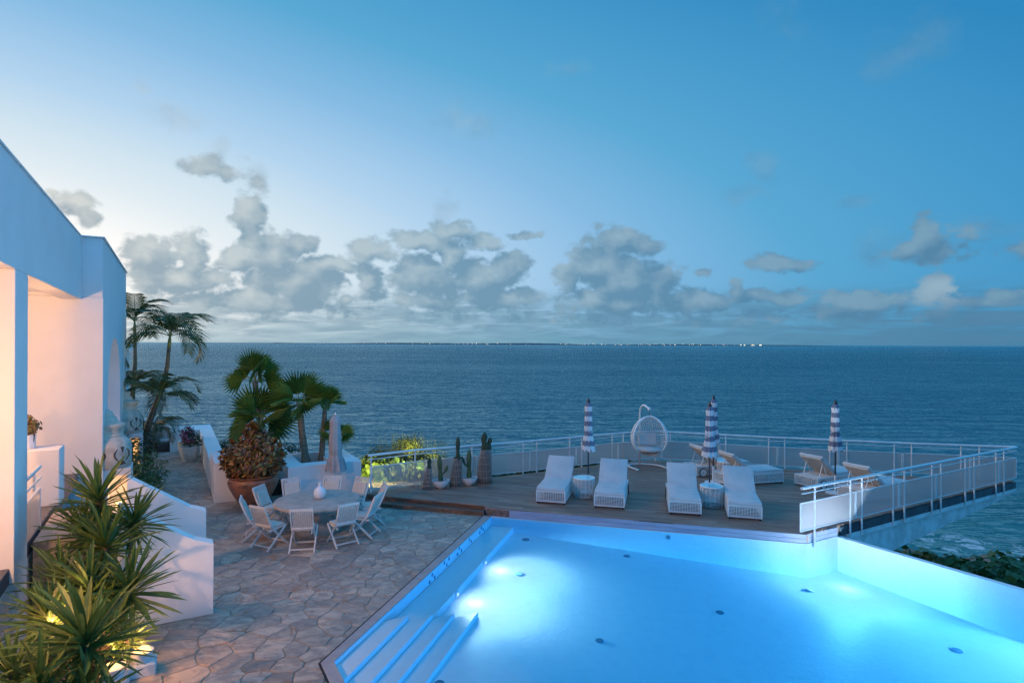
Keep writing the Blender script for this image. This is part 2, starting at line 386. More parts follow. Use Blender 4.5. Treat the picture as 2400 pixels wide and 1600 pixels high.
leafmat('needle_leaf', [(.05, .09, .015), (.10, .14, .02), (.14, .14, .02), (.06, .08, .02)], .6, .3, True)
leafmat('flower_pink', [(.55, .10, .24), (.70, .20, .34), (.45, .08, .18)], .6, .3, True)
leafmat('succulent_leaf', [(.20, .12, .08), (.12, .16, .06), (.28, .16, .10)], .6, .2, True)

# flagstones
m = bpy.data.materials.new('flagstone'); m.use_nodes = True; nt = m.node_tree; nt.nodes.clear(); q = NB(nt)
rnd = q.m('FRACT', q.m('ADD', q.n('ShaderNodeObjectInfo').outputs['Random'], q.n('ShaderNodeNewGeometry').outputs['Random Per Island']))
pos = q.n('ShaderNodeNewGeometry').outputs['Position']
base = q.ramp(rnd, [(0, (.50, .39, .30)), (.12, (.40, .33, .27)), (.24, (.58, .46, .36)), (.36, (.23, .21, .20)), (.48, (.46, .37, .29)), (.6, (.60, .50, .41)), (.72, (.30, .26, .23)), (.82, (.15, .135, .13)), (.90, (.48, .38, .30)), (1, (.42, .37, .33))])
shift = q.v('SCALE', q.xyz(rnd, q.m('MULTIPLY', rnd, 7.), q.m('MULTIPLY', rnd, 3.)), scale=40.)
pp = q.v('ADD', pos, shift)
nA = q.noise(q.v('MULTIPLY', pp, (1, 1.9, 1)), 2.6, 7, .62, 1.2)
nB_ = q.noise(pp, 11, 6, .65, .6)
base = q.mix(.16, base, (.60, .46, .32))
col = q.mix(q.rng(nA, .36, .62, 0, .75), base, (.20, .175, .16))
col = q.mix(q.rng(nB_, .45, .7, 0, .55), col, (.50, .42, .34))
col = q.mix(q.rng(q.noise(pp, 1.7, 5, .6, 2.), .60, .66, 0, .7), col, (.30, .14, .06))
p = q.n('ShaderNodeBsdfPrincipled'); q.put(p.inputs['Base Color'], col); q.put(p.inputs['Roughness'], q.rng(nB_, .3, .7, .5, .78))
bn = q.n('ShaderNodeBump'); bn.inputs['Strength'].default_value = .55; bn.inputs['Distance'].default_value = .02
q.put(bn.inputs['Height'], q.m('ADD', nA, q.m('MULTIPLY', nB_, .35))); nt.links.new(bn.outputs[0], p.inputs['Normal'])
o = q.n('ShaderNodeOutputMaterial'); nt.links.new(p.outputs[0], o.inputs[0]); M['flagstone'] = m
# deck wood (planks run along their local x)
def woodmat(name, cols, dark, light, rough=.6):
    m = bpy.data.materials.new(name); m.use_nodes = True; nt = m.node_tree; nt.nodes.clear(); q = NB(nt)
    rnd = q.n('ShaderNodeObjectInfo').outputs['Random']
    vec = q.v('ADD', q.n('ShaderNodeTexCoord').outputs['Object'], q.v('SCALE', q.xyz(rnd, rnd, rnd), scale=60.))
    base = q.ramp(rnd, [(i/(len(cols)-1), c) for i, c in enumerate(cols)])
    g1 = q.noise(q.v('MULTIPLY', vec, (.9, 26, 6)), 1.6, 6, .62)
    g2 = q.noise(q.v('MULTIPLY', vec, (.5, 3, 3)), 1.4, 4, .6)
    col = q.mix(q.rng(g1, .35, .65, 0, .75), base, dark)
    col = q.mix(q.rng(g2, .45, .72, 0, .55), col, light)
    p = q.n('ShaderNodeBsdfPrincipled'); q.put(p.inputs['Base Color'], col); q.put(p.inputs['Roughness'], q.rng(g2, .3, .7, rough-.12, rough+.15))
    bn = q.n('ShaderNodeBump'); bn.inputs['Strength'].default_value = .5; bn.inputs['Distance'].default_value = .006
    q.put(bn.inputs['Height'], g1); nt.links.new(bn.outputs[0], p.inputs['Normal'])
    o = q.n('ShaderNodeOutputMaterial'); nt.links.new(p.outputs[0], o.inputs[0]); M[name] = m
woodmat('deck_wood', [(.28, .16, .115), (.34, .20, .145), (.23, .13, .10), (.39, .25, .185), (.31, .18, .13)], (.13, .07, .05), (.50, .36, .27))
woodmat('step_wood', [(.15, .085, .06), (.21, .13, .09), (.17, .10, .07)], (.06, .035, .025), (.27, .19, .15))
woodmat('fascia_wood_lit', [(.33, .36, .46), (.38, .41, .50)], (.22, .25, .34), (.44, .46, .54), .6)  # blue of the pool glow put into the wood colour
# frosted glass
m = bpy.data.materials.new('frosted_glass'); m.use_nodes = True; nt = m.node_tree; nt.nodes.clear(); q = NB(nt)
d = q.n('ShaderNodeBsdfDiffuse'); d.inputs[0].default_value = (.62, .60, .60, 1)
tl = q.n('ShaderNodeBsdfTranslucent'); tl.inputs[0].default_value = (.55, .55, .56, 1)
mx = q.n('ShaderNodeMixShader'); mx.inputs[0].default_value = .35
nt.links.new(d.outputs[0], mx.inputs[1]); nt.links.new(tl.outputs[0], mx.inputs[2])
tr = q.n('ShaderNodeBsdfTransparent'); tr.inputs[0].default_value = (.92, .95, .96, 1)
mx2 = q.n('ShaderNodeMixShader'); mx2.inputs[0].default_value = .46
nt.links.new(tr.outputs[0], mx2.inputs[1]); nt.links.new(mx.outputs[0], mx2.inputs[2])
gl = q.n('ShaderNodeBsdfGlossy'); gl.inputs['Roughness'].default_value = .12
mx3 = q.n('ShaderNodeMixShader'); mx3.inputs[0].default_value = .05
nt.links.new(mx2.outputs[0], mx3.inputs[1]); nt.links.new(gl.outputs[0], mx3.inputs[2])
o = q.n('ShaderNodeOutputMaterial'); nt.links.new(mx3.outputs[0], o.inputs[0]); M['frosted_glass'] = m
# pool water: clear surface with a real absorbing body
m = bpy.data.materials.new('pool_water'); m.use_nodes = True; nt = m.node_tree; nt.nodes.clear(); q = NB(nt)
tr = q.n('ShaderNodeBsdfTransparent'); tr.inputs[0].default_value = (1, 1, 1, 1)
gl = q.n('ShaderNodeBsdfGlossy'); gl.inputs['Roughness'].default_value = .09
fr = q.n('ShaderNodeFresnel'); fr.inputs[0].default_value = 1.16
pos = q.n('ShaderNodeTexCoord').outputs['Object']
bn = q.n('ShaderNodeBump'); bn.inputs['Strength'].default_value = .35; bn.inputs['Distance'].default_value = .03
q.put(bn.inputs['Height'], q.noise(pos, 3.2, 3, .5, .5)); nt.links.new(bn.outputs[0], gl.inputs['Normal'])
mx = q.n('ShaderNodeMixShader'); nt.links.new(fr.outputs[0], mx.inputs[0])
nt.links.new(tr.outputs[0], mx.inputs[1]); nt.links.new(gl.outputs[0], mx.inputs[2])
ab = q.n('ShaderNodeVolumeAbsorption'); ab.inputs['Color'].default_value = (.22, .82, .99, 1); ab.inputs['Density'].default_value = .60
o = q.n('ShaderNodeOutputMaterial'); nt.links.new(mx.outputs[0], o.inputs['Surface']); nt.links.new(ab.outputs[0], o.inputs['Volume']); M['pool_water'] = m
# sea
m = bpy.data.materials.new('sea_water'); m.use_nodes = True; nt = m.node_tree; nt.nodes.clear(); q = NB(nt)
pos = q.n('ShaderNodeNewGeometry').outputs['Position']
xy = q.v('MULTIPLY', pos, (1, 1, 0)); dist = q.v('LENGTH', xy)
nw = q.noise(xy, .035, 5, .6)
dd = q.m('ADD', dist, q.m('MULTIPLY', q.m('SUBTRACT', nw, .5), 26.))
deep = q.rng(dd, 62., 120., 0., 1.)
col = q.mix(deep, (.03, .17, .16), (.010, .115, .15))
patch = q.rng(q.noise(xy, .06, 4, .6), .42, .62)
col = q.mix(q.m('MULTIPLY', patch, q.rng(dd, 110., 62., 0., .75)), col, (.010, .06, .07))
fo = q.noise(q.v('MULTIPLY', xy, (1, 1, 1)), .55, 6, .7, 1.5)
foam = q.m('MULTIPLY', q.rng(fo, .50, .60), q.m('MULTIPLY', q.rng(dd, 63., 66.), q.rng(dd, 77., 68.)))
col = q.mix(q.m('MULTIPLY', foam, .8), col, (.62, .68, .70))
df = q.n('ShaderNodeBsdfDiffuse'); q.put(df.inputs[0], col)
gs = q.n('ShaderNodeBsdfGlossy'); gs.inputs[0].default_value = (.76, .95, 1, 1); q.put(gs.inputs['Roughness'], q.rng(dist, 60., 3000., .05, .22))
wv = q.v('MULTIPLY', xy, (.30, 1., 0.))
wh = q.m('ADD', q.m('MULTIPLY', q.noise(wv, .24, 3, .55, .8), 4.2), q.m('MULTIPLY', q.noise(q.v('MULTIPLY', xy, (.5, 1., 0.)), .8, 3, .55, .4), .75))
wh = q.m('ADD', wh, q.m('MULTIPLY', q.noise(wv, .05, 3, .5), 3.5))
bn = q.n('ShaderNodeBump'); bn.inputs['Distance'].default_value = 1.2
lane = q.rng(q.noise(q.v('MULTIPLY', xy, (.25, 1., 0.)), .012, 4, .6, 1.), .35, .65, .72, 1.1)
q.put(bn.inputs['Strength'], q.m('MULTIPLY', lane, .9))
q.put(bn.inputs['Height'], wh)
fz_ = q.n('ShaderNodeFresnel'); fz_.inputs[0].default_value = 1.33; nt.links.new(bn.outputs[0], fz_.inputs['Normal'])
nt.links.new(bn.outputs[0], gs.inputs['Normal'])
mx = q.n('ShaderNodeMixShader'); q.put(mx.inputs[0], q.m('MULTIPLY', fz_.outputs[0], q.m('SUBTRACT', 1., foam))); nt.links.new(df.outputs[0], mx.inputs[1]); nt.links.new(gs.outputs[0], mx.inputs[2])
o = q.n('ShaderNodeOutputMaterial'); nt.links.new(mx.outputs[0], o.inputs[0]); M['sea_water'] = m
def emat(name, c, s):
    m = bpy.data.materials.new(name); m.use_nodes = True; nt = m.node_tree; nt.nodes.clear(); q = NB(nt)
    e = q.n('ShaderNodeEmission'); e.inputs[0].default_value = (*c, 1); e.inputs[1].default_value = s
    o = q.n('ShaderNodeOutputMaterial'); nt.links.new(e.outputs[0], o.inputs[0]); M[name] = m
emat('lamp_warm', (1, .62, .22), 3); emat('lamp_pool', (.85, .95, 1), 1.6); emat('town_light', (1, .85, .6), 2.6)
emat('lamp_niche', (1, .60, .24), 3)
WARM = (1, .47, .19)
ZD = .225     # deck height
# ------------------------------------------------------------------ sea, shore, island
SEA = -14.0
mb = MB()
def ring(r0, r1, n=64, z=SEA):
    vs = [(r*math.cos(2*math.pi*k/n), r*math.sin(2*math.pi*k/n), z) for r in (r0, r1) for k in range(n)]
    return vs, [(k, n+k, n+(k+1) % n, (k+1) % n) for k in range(n)]
rads = [30, 120, 500, 2500, 12000, 60000]
for r0, r1 in zip(rads, rads[1:]): mb.add(*ring(r0, r1))
sea = mb.build('sea', M['sea_water'], kind='structure'); sea['label'] = 'dark teal sea reaching the horizon'
# cliff side land as a dropping terrain
mb = MB(); N, Rn = 72, [0, 14, 22, 26, 30, 36, 44, 54, 62, 66, 72]
random.seed(3)
zr = [-2.6, -2.6, -2.9, -3.6, -4.6, -6.6, -9.2, -11.8, -13.3, -13.95, -15]
vs = []
for i, r in enumerate(Rn):
    for k in range(N):
        t = 2*math.pi*k/N; j = 0 if i < 2 else random.uniform(-.5, .5)
        rr = r*(1+.03*math.sin(3*t+1)+.02*math.sin(7*t))
        vs.append((rr*math.cos(t), rr*math.sin(t), zr[i]-.6*(i > 0)+(j if i < 9 else j*.1)))
fs = [(i*N+k, (i+1)*N+k, (i+1)*N+(k+1) % N, i*N+(k+1) % N) for i in range(len(Rn)-1) for k in range(N)]
mb.add(vs, fs)
m = mat('shore', (.42, .36, .29), .9, noise=(.25, 7, (.16, .17, .10), .95), bump=(1.2, .7, .3), coord='Object')
hill = mb.build('hillside', m, kind='structure', smooth=True)
# far island with its town lights
isl = thing('island', 'low dark island with town lights along the sea horizon', 'island', (0, 9000, SEA))
mb = MB(); random.seed(5); pts = []
n = 160
for i in range(n+1):
    px = 470+(2000-470)*i/n
    e = math.sin(math.pi*i/n)**.35
    h = (7+20*e*(.55+.45*math.sin(i*.13+1)*math.sin(i*.05))+random.uniform(-1.5, 1.5))
    if px > 1780: h *= max(.12, 1-(px-1780)/240)
    if px < 640: h *= .5
    X = (px-CX)/F*9000; pts.append((X, h))
vs = []
for X, h in pts: vs += [(X, 8900, SEA-2), (X, 9000, SEA+h), (X, 9400, SEA+h*.8), (X, 9900, SEA-2)]
fs = []
for i in range(n):
    for j in range(3): fs.append((i*4+j, (i+1)*4+j, (i+1)*4+j+1, i*4+j+1))
mb.add(vs, fs).build('land', M['island'], isl, world=True)
mb = MB()
for i in range(105):
    px = random.choice([random.uniform(720, 1790), random.uniform(1050, 1780), random.uniform(1350, 1780)])
    X = (px-CX)/F*8870; h = random.uniform(1, 22); s = random.choice([1.6, 2., 2.6, 3.4])
    mb.box(X-s, X+s, 8868, 8872, SEA+h, SEA+h+s*1.2)
for px, s, w in ((1782, 5, 16), (1745, 4, 10), (1582, 4.5, 6), (1736, 4, 6), (1765, 3, 20)):
    X = (px-CX)/F*8870; mb.box(X-w, X+w, 8868, 8872, SEA+6, SEA+6+s*1.6)
mb.build('town_lights', M['town_light'], isl, world=True, kind='stuff')
# ------------------------------------------------------------------ patio with flagstones
patio = bpy.data.objects.new('patio', None); COL.objects.link(patio); patio['kind'] = 'structure'
mb = MB()
SL = lambda t, s=-.12: G(s, t)[:2]
mb.prism([W(-6, -2)[:2], W(1.85, -2)[:2], W(1.85, 8.45)[:2], SL(-7.2), SL(.3), W(7.2, 13.9)[:2], W(5.0, 17.5)[:2], W(5.0, 19.5)[:2], W(1.4, 20.5)[:2], W(1.4, 34)[:2], W(-9, 34)[:2], W(-9, -2)[:2]], -1.0, -.013)
mb.build('mortar_bed', M['mortar'], patio)
def halfplane(poly, nx, ny, c):      # keep nx*x+ny*y <= c
    out = []
    for i in range(len(poly)):
        p, q2 = poly[i], poly[(i+1) % len(poly)]
        dp, dq = nx*p[0]+ny*p[1]-c, nx*q2[0]+ny*q2[1]-c
        if dp <= 0: out.append(p)
        if dp*dq < 0:
            t = dp/(dp-dq); out.append((p[0]+t*(q2[0]-p[0]), p[1]+t*(q2[1]-p[1])))
    return out
rs = random.Random(11)
seeds = []
tries = 0
def spacing(a, bb):
    return .22+.34*(.5+.5*math.sin(a*1.7+2*math.sin(bb*.9)))*rs.random()
A0, A1, B0, B1 = -2.2, 7.4, 6.2, 28.2
grid = {}
while tries < 60000:
    tries += 1
    a, bb = rs.uniform(A0, A1), rs.uniform(B0, B1)
    if a > 1.5 and bb > 18.6: continue
    sp = spacing(a, bb); gx, gy = int(a/.6), int(bb/.6); ok = True
    for i in range(gx-1, gx+2):
        for j in range(gy-1, gy+2):
            for (x, y, r_) in grid.get((i, j), ()):
                if math.hypot((x-a)*.72, (y-bb)*1.08) < (sp+r_)/2*1.02: ok = False; break
            if not ok: break
        if not ok: break
    if ok: grid.setdefault((gx, gy), []).append((a, bb, sp)); seeds.append((a, bb))
cells = []
for (a, bb) in seeds:
    poly = [(a-1, bb-1), (a+1, bb-1), (a+1, bb+1), (a-1, bb+1)]
    gx, gy = int(a/.6), int(bb/.6)
    for i in range(gx-3, gx+4):
        for j in range(gy-3, gy+4):
            for (x, y, _) in grid.get((i, j), ()):
                if (x, y) == (a, bb): continue
                nx, ny = x-a, y-bb
                if nx*nx+ny*ny > 3: continue
                poly = halfplane(poly, nx, ny, (x*x+y*y-a*a-bb*bb)/2)
                if len(poly) < 3: break
    if len(poly) < 3: continue
    wp = [W(p[0], p[1])[:2] for p in poly]
    cx, cy = W(a, bb)[:2]
    s_ = (cx-O2[0])*.963-(cy-O2[1])*.271
    t_ = (cx-O2[0])*.271+(cy-O2[1])*.963
    if t_ > -7.3: wp = halfplane(wp, .963, -.271, O2[0]*.963-O2[1]*.271-.135)
    else: wp = halfplane(wp, .866, .5, 1.84)
    if len(wp) < 3: continue
    if t_ > .3 and s_ > .05: continue
    cells.append((a, bb, wp))
def jit(x, y):
    return (.006*math.sin(9.1*x+4.3*y+1.1)+.012*math.sin(37*y-31*x), .012*math.sin(8.3*y-5.1*x+.4)+.014*math.sin(39*x+33*y))
stones = []
for (a, bb, wp) in cells:
    pts = []
    for i in range(len(wp)):
        p, q2 = wp[i], wp[(i+1) % len(wp)]
        if math.hypot(p[0]-q2[0], p[1]-q2[1]) < .03: continue
        ns = 3 if math.hypot(p[0]-q2[0], p[1]-q2[1]) > .22 else 1
        for k in range(ns):
            x, y = p[0]+(q2[0]-p[0])*k/ns, p[1]+(q2[1]-p[1])*k/ns
            jx, jy = jit(x, y); pts.append((x+jx, y+jy))
    if len(pts) < 3: continue
    cx = sum(p[0] for p in pts)/len(pts); cy = sum(p[1] for p in pts)/len(pts)
    ar = abs(sum(pts[i][0]*pts[(i+1) % len(pts)][1]-pts[(i+1) % len(pts)][0]*pts[i][1] for i in range(len(pts))))/2
    if ar < .012: continue
    g = rs.uniform(.005, .011); rad = math.sqrt(ar/3.14); k = max(.5, 1-g/rad)
    tx, ty = rs.uniform(-.006, .006), rs.uniform(-.006, .006); z0 = rs.uniform(-.004, .004)
    top = [(cx+(x-cx)*k, cy+(y-cy)*k) for x, y in pts]
    n = len(top)
    vs = [(x-cx+0, y-cy+0, -.03) for x, y in top]
    vs += [((x-cx), (y-cy), z0-.008+tx*(x-cx)+ty*(y-cy)) for x, y in top]
    kk = 1-.012/rad
    vs += [((x-cx)*kk, (y-cy)*kk, z0+tx*(x-cx)+ty*(y-cy)) for x, y in top]
    fs = [tuple(range(2*n, 3*n))]
    fs += [(i, (i+1) % n, n+(i+1) % n, n+i) for i in range(n)]+[(n+i, n+(i+1) % n, 2*n+(i+1) % n, 2*n+i) for i in range(n)]
    area2 = sum(top[i][0]*top[(i+1) % n][1]-top[(i+1) % n][0]*top[i][1] for i in range(n))
    if area2 < 0: fs = [f[::-1] for f in fs]
    px = CX+F*cx/max(cy, .1); py = CY+F*H/max(cy, .1)
    hid = (a < -1.3) or (py > 1720) or (px < 60) or (a < .9 and bb > 15.5 and a < -.6) or (bb > 27.6) or (t_ if False else False)
    stones.append((ar/cy**3*(0 if hid else 1), cx, cy, vs, fs))
stones.sort(key=lambda s: -s[0])
rest = MB()
for i, (key, cx, cy, vs, fs) in enumerate(stones):
    if i < 298:
        o = MB().add(vs, fs).build('stone', M['flagstone'], patio); o.location = (cx, cy, 0)
    else: rest.add([(x+cx, y+cy, z) for x, y, z in vs], fs)
rest.build('stone', M['flagstone'], patio, kind='stuff')
# ------------------------------------------------------------------ pool
A_, B_, C_, D_ = (-2.49, 8.31), (-.52, 15.32), (6.68, 13.32), (7.70, 13.88)
E_, F_ = W(13.65, 1)[:2], W(2.0, 1)[:2]
pool = bpy.data.objects.new('pool', None); COL.objects.link(pool); pool['kind'] = 'structure'; pool['label'] = 'glowing blue swimming pool lit from under water'
def fz(x, y):
    s = (x-O2[0])*.963-(y-O2[1])*.271; return -.33-.059*max(s, 0)-.03*0
P6 = [A_, B_, C_, D_, E_, F_]
cut0 = (-1.90, 9.84)         # where the steps meet the left wall
# floor
mb = MB(); fl = P6; mb.prism(fl[::-1], 0, 0, [fz(*p)-.25 for p in fl[::-1]], [fz(*p) for p in fl[::-1]])
mb.build('pool_floor', M['pool_plaster'], pool)
# walls as thick slabs outside the water line
def off(p, q2, d):
    v = Vector((q2[0]-p[0], q2[1]-p[1])).normalized(); n = Vector((-v.y, v.x)); return (p[0]+n.x*d, p[1]+n.y*d), (q2[0]+n.x*d, q2[1]+n.y*d)
ztop = {0: -.001, 1: -.001, 2: -.001, 3: -.018, 4: -.001, 5: -.001}
for i in range(6):
    p, q2 = P6[i], P6[(i+1) % 6]
    d = {3: .14, 0: .15, 5: .15}.get(i, .3)
    po, qo = off(p, q2, d)
    ex = Vector((q2[0]-p[0], q2[1]-p[1])).normalized()*(.0 if i == 3 else .001)
    mb = MB(); mb.prism([p, q2, qo, po], -1.6, ztop[i]); mb.build('pool_wall', M['pool_plaster'], pool)
# outer face of the infinity edge
po, qo = off(D_, E_, .142); p2, q2_ = off(D_, E_, .40)
mb = MB(); mb.prism([po, qo, q2_, p2], -1.9, -.55); mb.build('catch_channel', M['plaster'], pool)
# water
def inset_poly(poly, d):
    n = len(poly); out = []
    for i in range(n):
        p0, p1, p2_ = Vector(poly[i-1]), Vector(poly[i]), Vector(poly[(i+1) % n])
        d1 = (p1-p0).normalized(); d2 = (p2_-p1).normalized()
        n1 = Vector((-d1.y, d1.x)); n2 = Vector((-d2.y, d2.x))
        bis = (n1+n2); bis = bis/ max(bis.dot(n1), .3)
        out.append((p1.x+bis.x*d, p1.y+bis.y*d))
    return out
mb = MB(); mb.prism(inset_poly(P6, .012), -1.7, -.012)
water = mb.build('pool_water', M['pool_water'], kind='structure'); water['label'] = 'clear glowing blue water filling the pool'
# bench along the left wall and the steps
v1 = Vector((.866, .5))
sdir = [(.30, -.085), (.606, -.165), (.896, -.245), (1.22, -.325)]
def cutpt(s):       # point on cut line (grid-1 direction) at pool-grid distance s
    base = Vector((-1.72, 9.94)); s0 = (base.x-O2[0])*.963-(base.y-O2[1])*.271
    k = (s-s0)/(.866*.963-.5*.271); return (base.x+.866*k, base.y+.5*k)
def nearpt(s):      # on the near-left edge A->F direction
    s0 = 0.; dx_, dy_ = .5, -.866; k = s/(dx_*.963-dy_*.271); return (A_[0]+dx_*k, A_[1]+dy_*k)
def nearpt2(s): p = nearpt(s); return (p[0]+.0, p[1]-.0)
prev = 0.
for i, (s, z) in enumerate(sdir):
    mb = MB(); mb.prism([cutpt(prev), nearpt(prev), nearpt(s), cutpt(s)], -1.4, z)
    mb.build('pool_step', M['pool_plaster'], pool, bevel=.012); prev = s+.0005
mb = MB()
bo = [G(.0, 0)[:2], G(.60, 0)[:2], cutpt(.60), cutpt(0.)]
bo2 = [(p[0]+.0, p[1]+.0) for p in bo]
mb.prism([G(0., -.0005)[:2], G(.60, -.0005)[:2], (cutpt(.60)[0]+.001, cutpt(.60)[1]+.002), (cutpt(0.)[0]+.001, cutpt(0.)[1]+.002)], -1.4, -.225)
mb.build('bench', M['pool_plaster'], pool, bevel=.012)
# coping and slot
mb = MB()
cin = [W(2.0, -1)[:2], A_, B_, G(.0, .22)[:2]]
cout = [W(1.80, -1)[:2], G(-.155, -7.37)[:2], G(-.205, .0)[:2], G(-.205, .22)[:2]]
mb.prism([cin[0], cin[1], cout[1], cout[0]], .0, .014); mb.build('coping', M['coping'], pool, bevel=.006)
mb = MB(); mb.prism([cin[1], cin[2], cout[2], cout[1]], .0, .014)
mb.build('coping', M['coping'], pool, bevel=.006)
mb = MB()
s_o = [W(1.775, -1)[:2], G(-.185, -7.385)[:2], G(-.235, .0)[:2]]
mb.prism([cout[0], cout[1], s_o[1], s_o[0]], -.2, .0065); mb.prism([cout[1], cout[2], s_o[2], s_o[1]], -.2, .0065)
mb.build('drain_slot', M['slot'], pool)
# dark outlets in the floor and jets in the left wall
def disc(x, y, z, r, n=20, tilt=0.):
    mbd = MB(); mbd.lathe([(r, 0), (r*.94, .012), (.0001, .014)], n, (0, 0, 0)); return mbd
dr = None
for (px, py, r) in ((1469, 1303, .085), (1405, 1501, .075), (1687, 1435, .08), (2242, 1524, .10), (1232, 1264, .10), (1216, 1345, .095), (1030, 1600, .07)):
    z = -.5
    for _ in range(12):
        x, y, _z = atz(px, py, z); z = fz(x, y)
    if dr is None: dr = disc(0, 0, 0, 1).build('floor_outlet', M['drain'], pool); o = dr
    else: o = dr.copy(); COL.objects.link(o)
    o.scale = (r, r, 1); o.location = (x, y, z+.001)
jets = [(1258, 165), (1270, 176), (1247, 198), (1175, 246), (1187, 258), (1107, 307), (1121, 321), (1093, 348), (1035, 377), (1003, 407), (1019, 421), (920, 488), (935, 504), (901, 539)]
jet = None
for jx, jy in jets:
    px, py = 700+jx/2.94, 1180+jy/2.94
    r_ = ray(px, py)       # hit the left wall plane s=0
    nx, ny = .963, -.271; k = (nx*O2[0]+ny*O2[1])/(nx*r_[0]+ny*r_[1])
    X, Y, Z = r_[0]*k, r_[1]*k, H+r_[2]*k
    if jet is None:
        mbj = MB(); mbj.lathe([(.038, 0), (.032, .008), (.0001, .006)], 16); jet = mbj.build('jet', M['drain'], pool); o = jet
        jet.rotation_euler = (0, R(90), -math.atan2(.271, .963))
    else: o = jet.copy(); COL.objects.link(o)
    o.location = (X+.963*.001, Y-.271*.001, Z)
o = jet.copy(); o.name = 'inlet'; COL.objects.link(o); o.scale = (1.3, 1.3, 1); o.rotation_euler = (R(90), 0, -math.atan2(.271, .963)); p = G(4.45, -.002, -.12)
o.location = p; o.rotation_euler = Vector((-.271, -.963, 0)).to_track_quat('Z', 'Y').to_euler()
# underwater lights
def pool_light(loc, target, watts, spot=150, lens=True, blend=.8, lp=None, aim=None, kind='SPOT', colr=(.80, .84, 1)):
    mbl = MB(); mbl.lathe([(.085, 0), (.08, .012), (.06, .02)], 20); o = mbl.build('pool_light', M['white_paint'], pool)
    mbl = MB(); mbl.lathe([(.030, .0201), (.0001, .026)], 20); e = mbl.build('lens', M['lamp_pool'], o)
    d = (Vector(target)-Vector(loc)).normalized(); o.location = loc; o.rotation_euler = d.to_track_quat('Z', 'Y').to_euler()
    lamp('pool_lamp', kind, Vector(lp or Vector(loc)+d*.05), watts, colr, size=.06, spot=R(spot), target=Vector(lp or loc)+(Vector(aim) if aim else d*3), blend=blend)
PL = 1000
pool_light(G(.613, -2.35, -.29), G(3, -2.7, -.5), PL*.95, 174, blend=.9, lp=G(1.0, -2.45, -.21), aim=(.35, -.1, -1.), colr=(1, .94, .98))
pool_light(G(.613, -4.05, -.29), G(3, -4.4, -.5), PL*.95, 174, blend=.9, lp=G(1.0, -4.10, -.21), aim=(.35, -.1, -1.), colr=(1, .94, .98))
xl, yl, _ = atz(1898, 1380, -.74)
pool_light((xl, yl, fz(xl, yl)+.004), (xl+.5, yl+.1, 2.), PL*.50, 175, blend=1., lp=(xl+.95, yl+.22, -.60), aim=(.4, .25, -.35), kind='POINT', colr=(1, .90, 1))
pool_light(W(13.62, 3.4, -.45), W(8, 6.2, -1.5), PL*2.0, 140, blend=1.)
pool_light(W(9.0, 1.02, -.45), W(9.0, 5.0, -2.6), PL*.50, 140, blend=1.)
pool_light(W(4.0, 1.02, -.40), W(5.2, 6, -1.8), PL*.70, 140, blend=1.)
# ------------------------------------------------------------------ timber deck
deck = thing('deck', 'weathered timber deck with two steps beside the pool', 'deck', (0, 0, 0)); deck['kind'] = 'structure'
P_left = (-4.36, 16.95)
rail_pts = [W(4.85, 16.58)[:2], (-2.85, 17.70), (.40, 19.28), (4.06, 21.30), (5.0, 21.68), (6.2, 21.42), (8.95, 20.44), (13.1, 19.28), W(23.2, 8.17)[:2]]
deck_poly = [G(-.03, .27)[:2], G(0., .0)[:2], C_, (7.70+.0, 13.88), W(23.25, 8.24)[:2]]
inner = [(-.66, 15.62), (-3.42, 16.38)]
outer = [(x+.0, y+.05) for x, y in rail_pts]
poly = [inner[0], (G(-.0, .0)[0]-.1, G(0, 0)[1]+.03), (C_[0]+.01, C_[1]+.012), (7.66, 13.915), W(23.25, 8.24)[:2]]+[ (p[0]+.03, p[1]+.05) for p in rail_pts[::-1][1:]]+[(-4.5, 17.15), (-4.45, 16.85), inner[1]]
mb = MB(); mb.prism(poly, ZD-.20, ZD-.032); mb.build('deck_frame', M['step_wood'], deck)
# planks run along the pool's far edge
def clip_s(t, polyg):
    xs = []
    n = len(polyg)
    for i in range(n):
        p, q2 = polyg[i], polyg[(i+1) % n]
        tp = (p[0]-O2[0])*.271+(p[1]-O2[1])*.963; tq = (q2[0]-O2[0])*.271+(q2[1]-O2[1])*.963
        if (tp-t)*(tq-t) < 0:
            k = (t-tp)/(tq-tp); x, y = p[0]+k*(q2[0]-p[0]), p[1]+k*(q2[1]-p[1])
            xs.append((x-O2[0])*.963-(y-O2[1])*.271)
    return sorted(xs)
rp = random.Random(7); PWID = .142; ang = -math.atan2(.271, .963); t = .012
row = 0
while t < 9.5:
    a0_, a1_ = clip_s(t+.004, poly), clip_s(t+PWID-.004, poly); am = clip_s(t+PWID/2, poly)
    if len(am) >= 2:
        for k in range(0, len(am)-1, 2):
            s0, s1 = am[k], am[k+1]
            def edge(lst, j, d): return lst[j] if len(lst) == len(am) else d
            lo0, lo1 = edge(a0_, k, s0), edge(a1_, k, s0); hi0, hi1 = edge(a0_, k+1, s1), edge(a1_, k+1, s1)
            cuts = [s0]; x = s0+rp.uniform(.8, 4.2)
            while x < s1-.8: cuts.append(x); x += rp.uniform(2.4, 5.0)
            cuts.append(s1)
            for j in range(len(cuts)-1):
                c0, c1 = cuts[j], cuts[j+1]; first, last = j == 0, j == len(cuts)-2
                cm = (c0+c1)/2; zz = rp.uniform(-.002, .002)
                p4 = [((lo0 if first else c0+.002)-cm, .003), ((hi0 if last else c1-.002)-cm, .003), ((hi1 if last else c1-.002)-cm, PWID-.003), ((lo1 if first else c0+.002)-cm, PWID-.003)]
                mbp = MB(); mbp.prism(p4, ZD-.026+zz, ZD+zz)
                o = mbp.build('plank', M['deck_wood'], deck); g = G(cm, t); o.location = (g[0], g[1], 0); o.rotation_euler = (0, 0, ang)
    t += PWID; row += 1
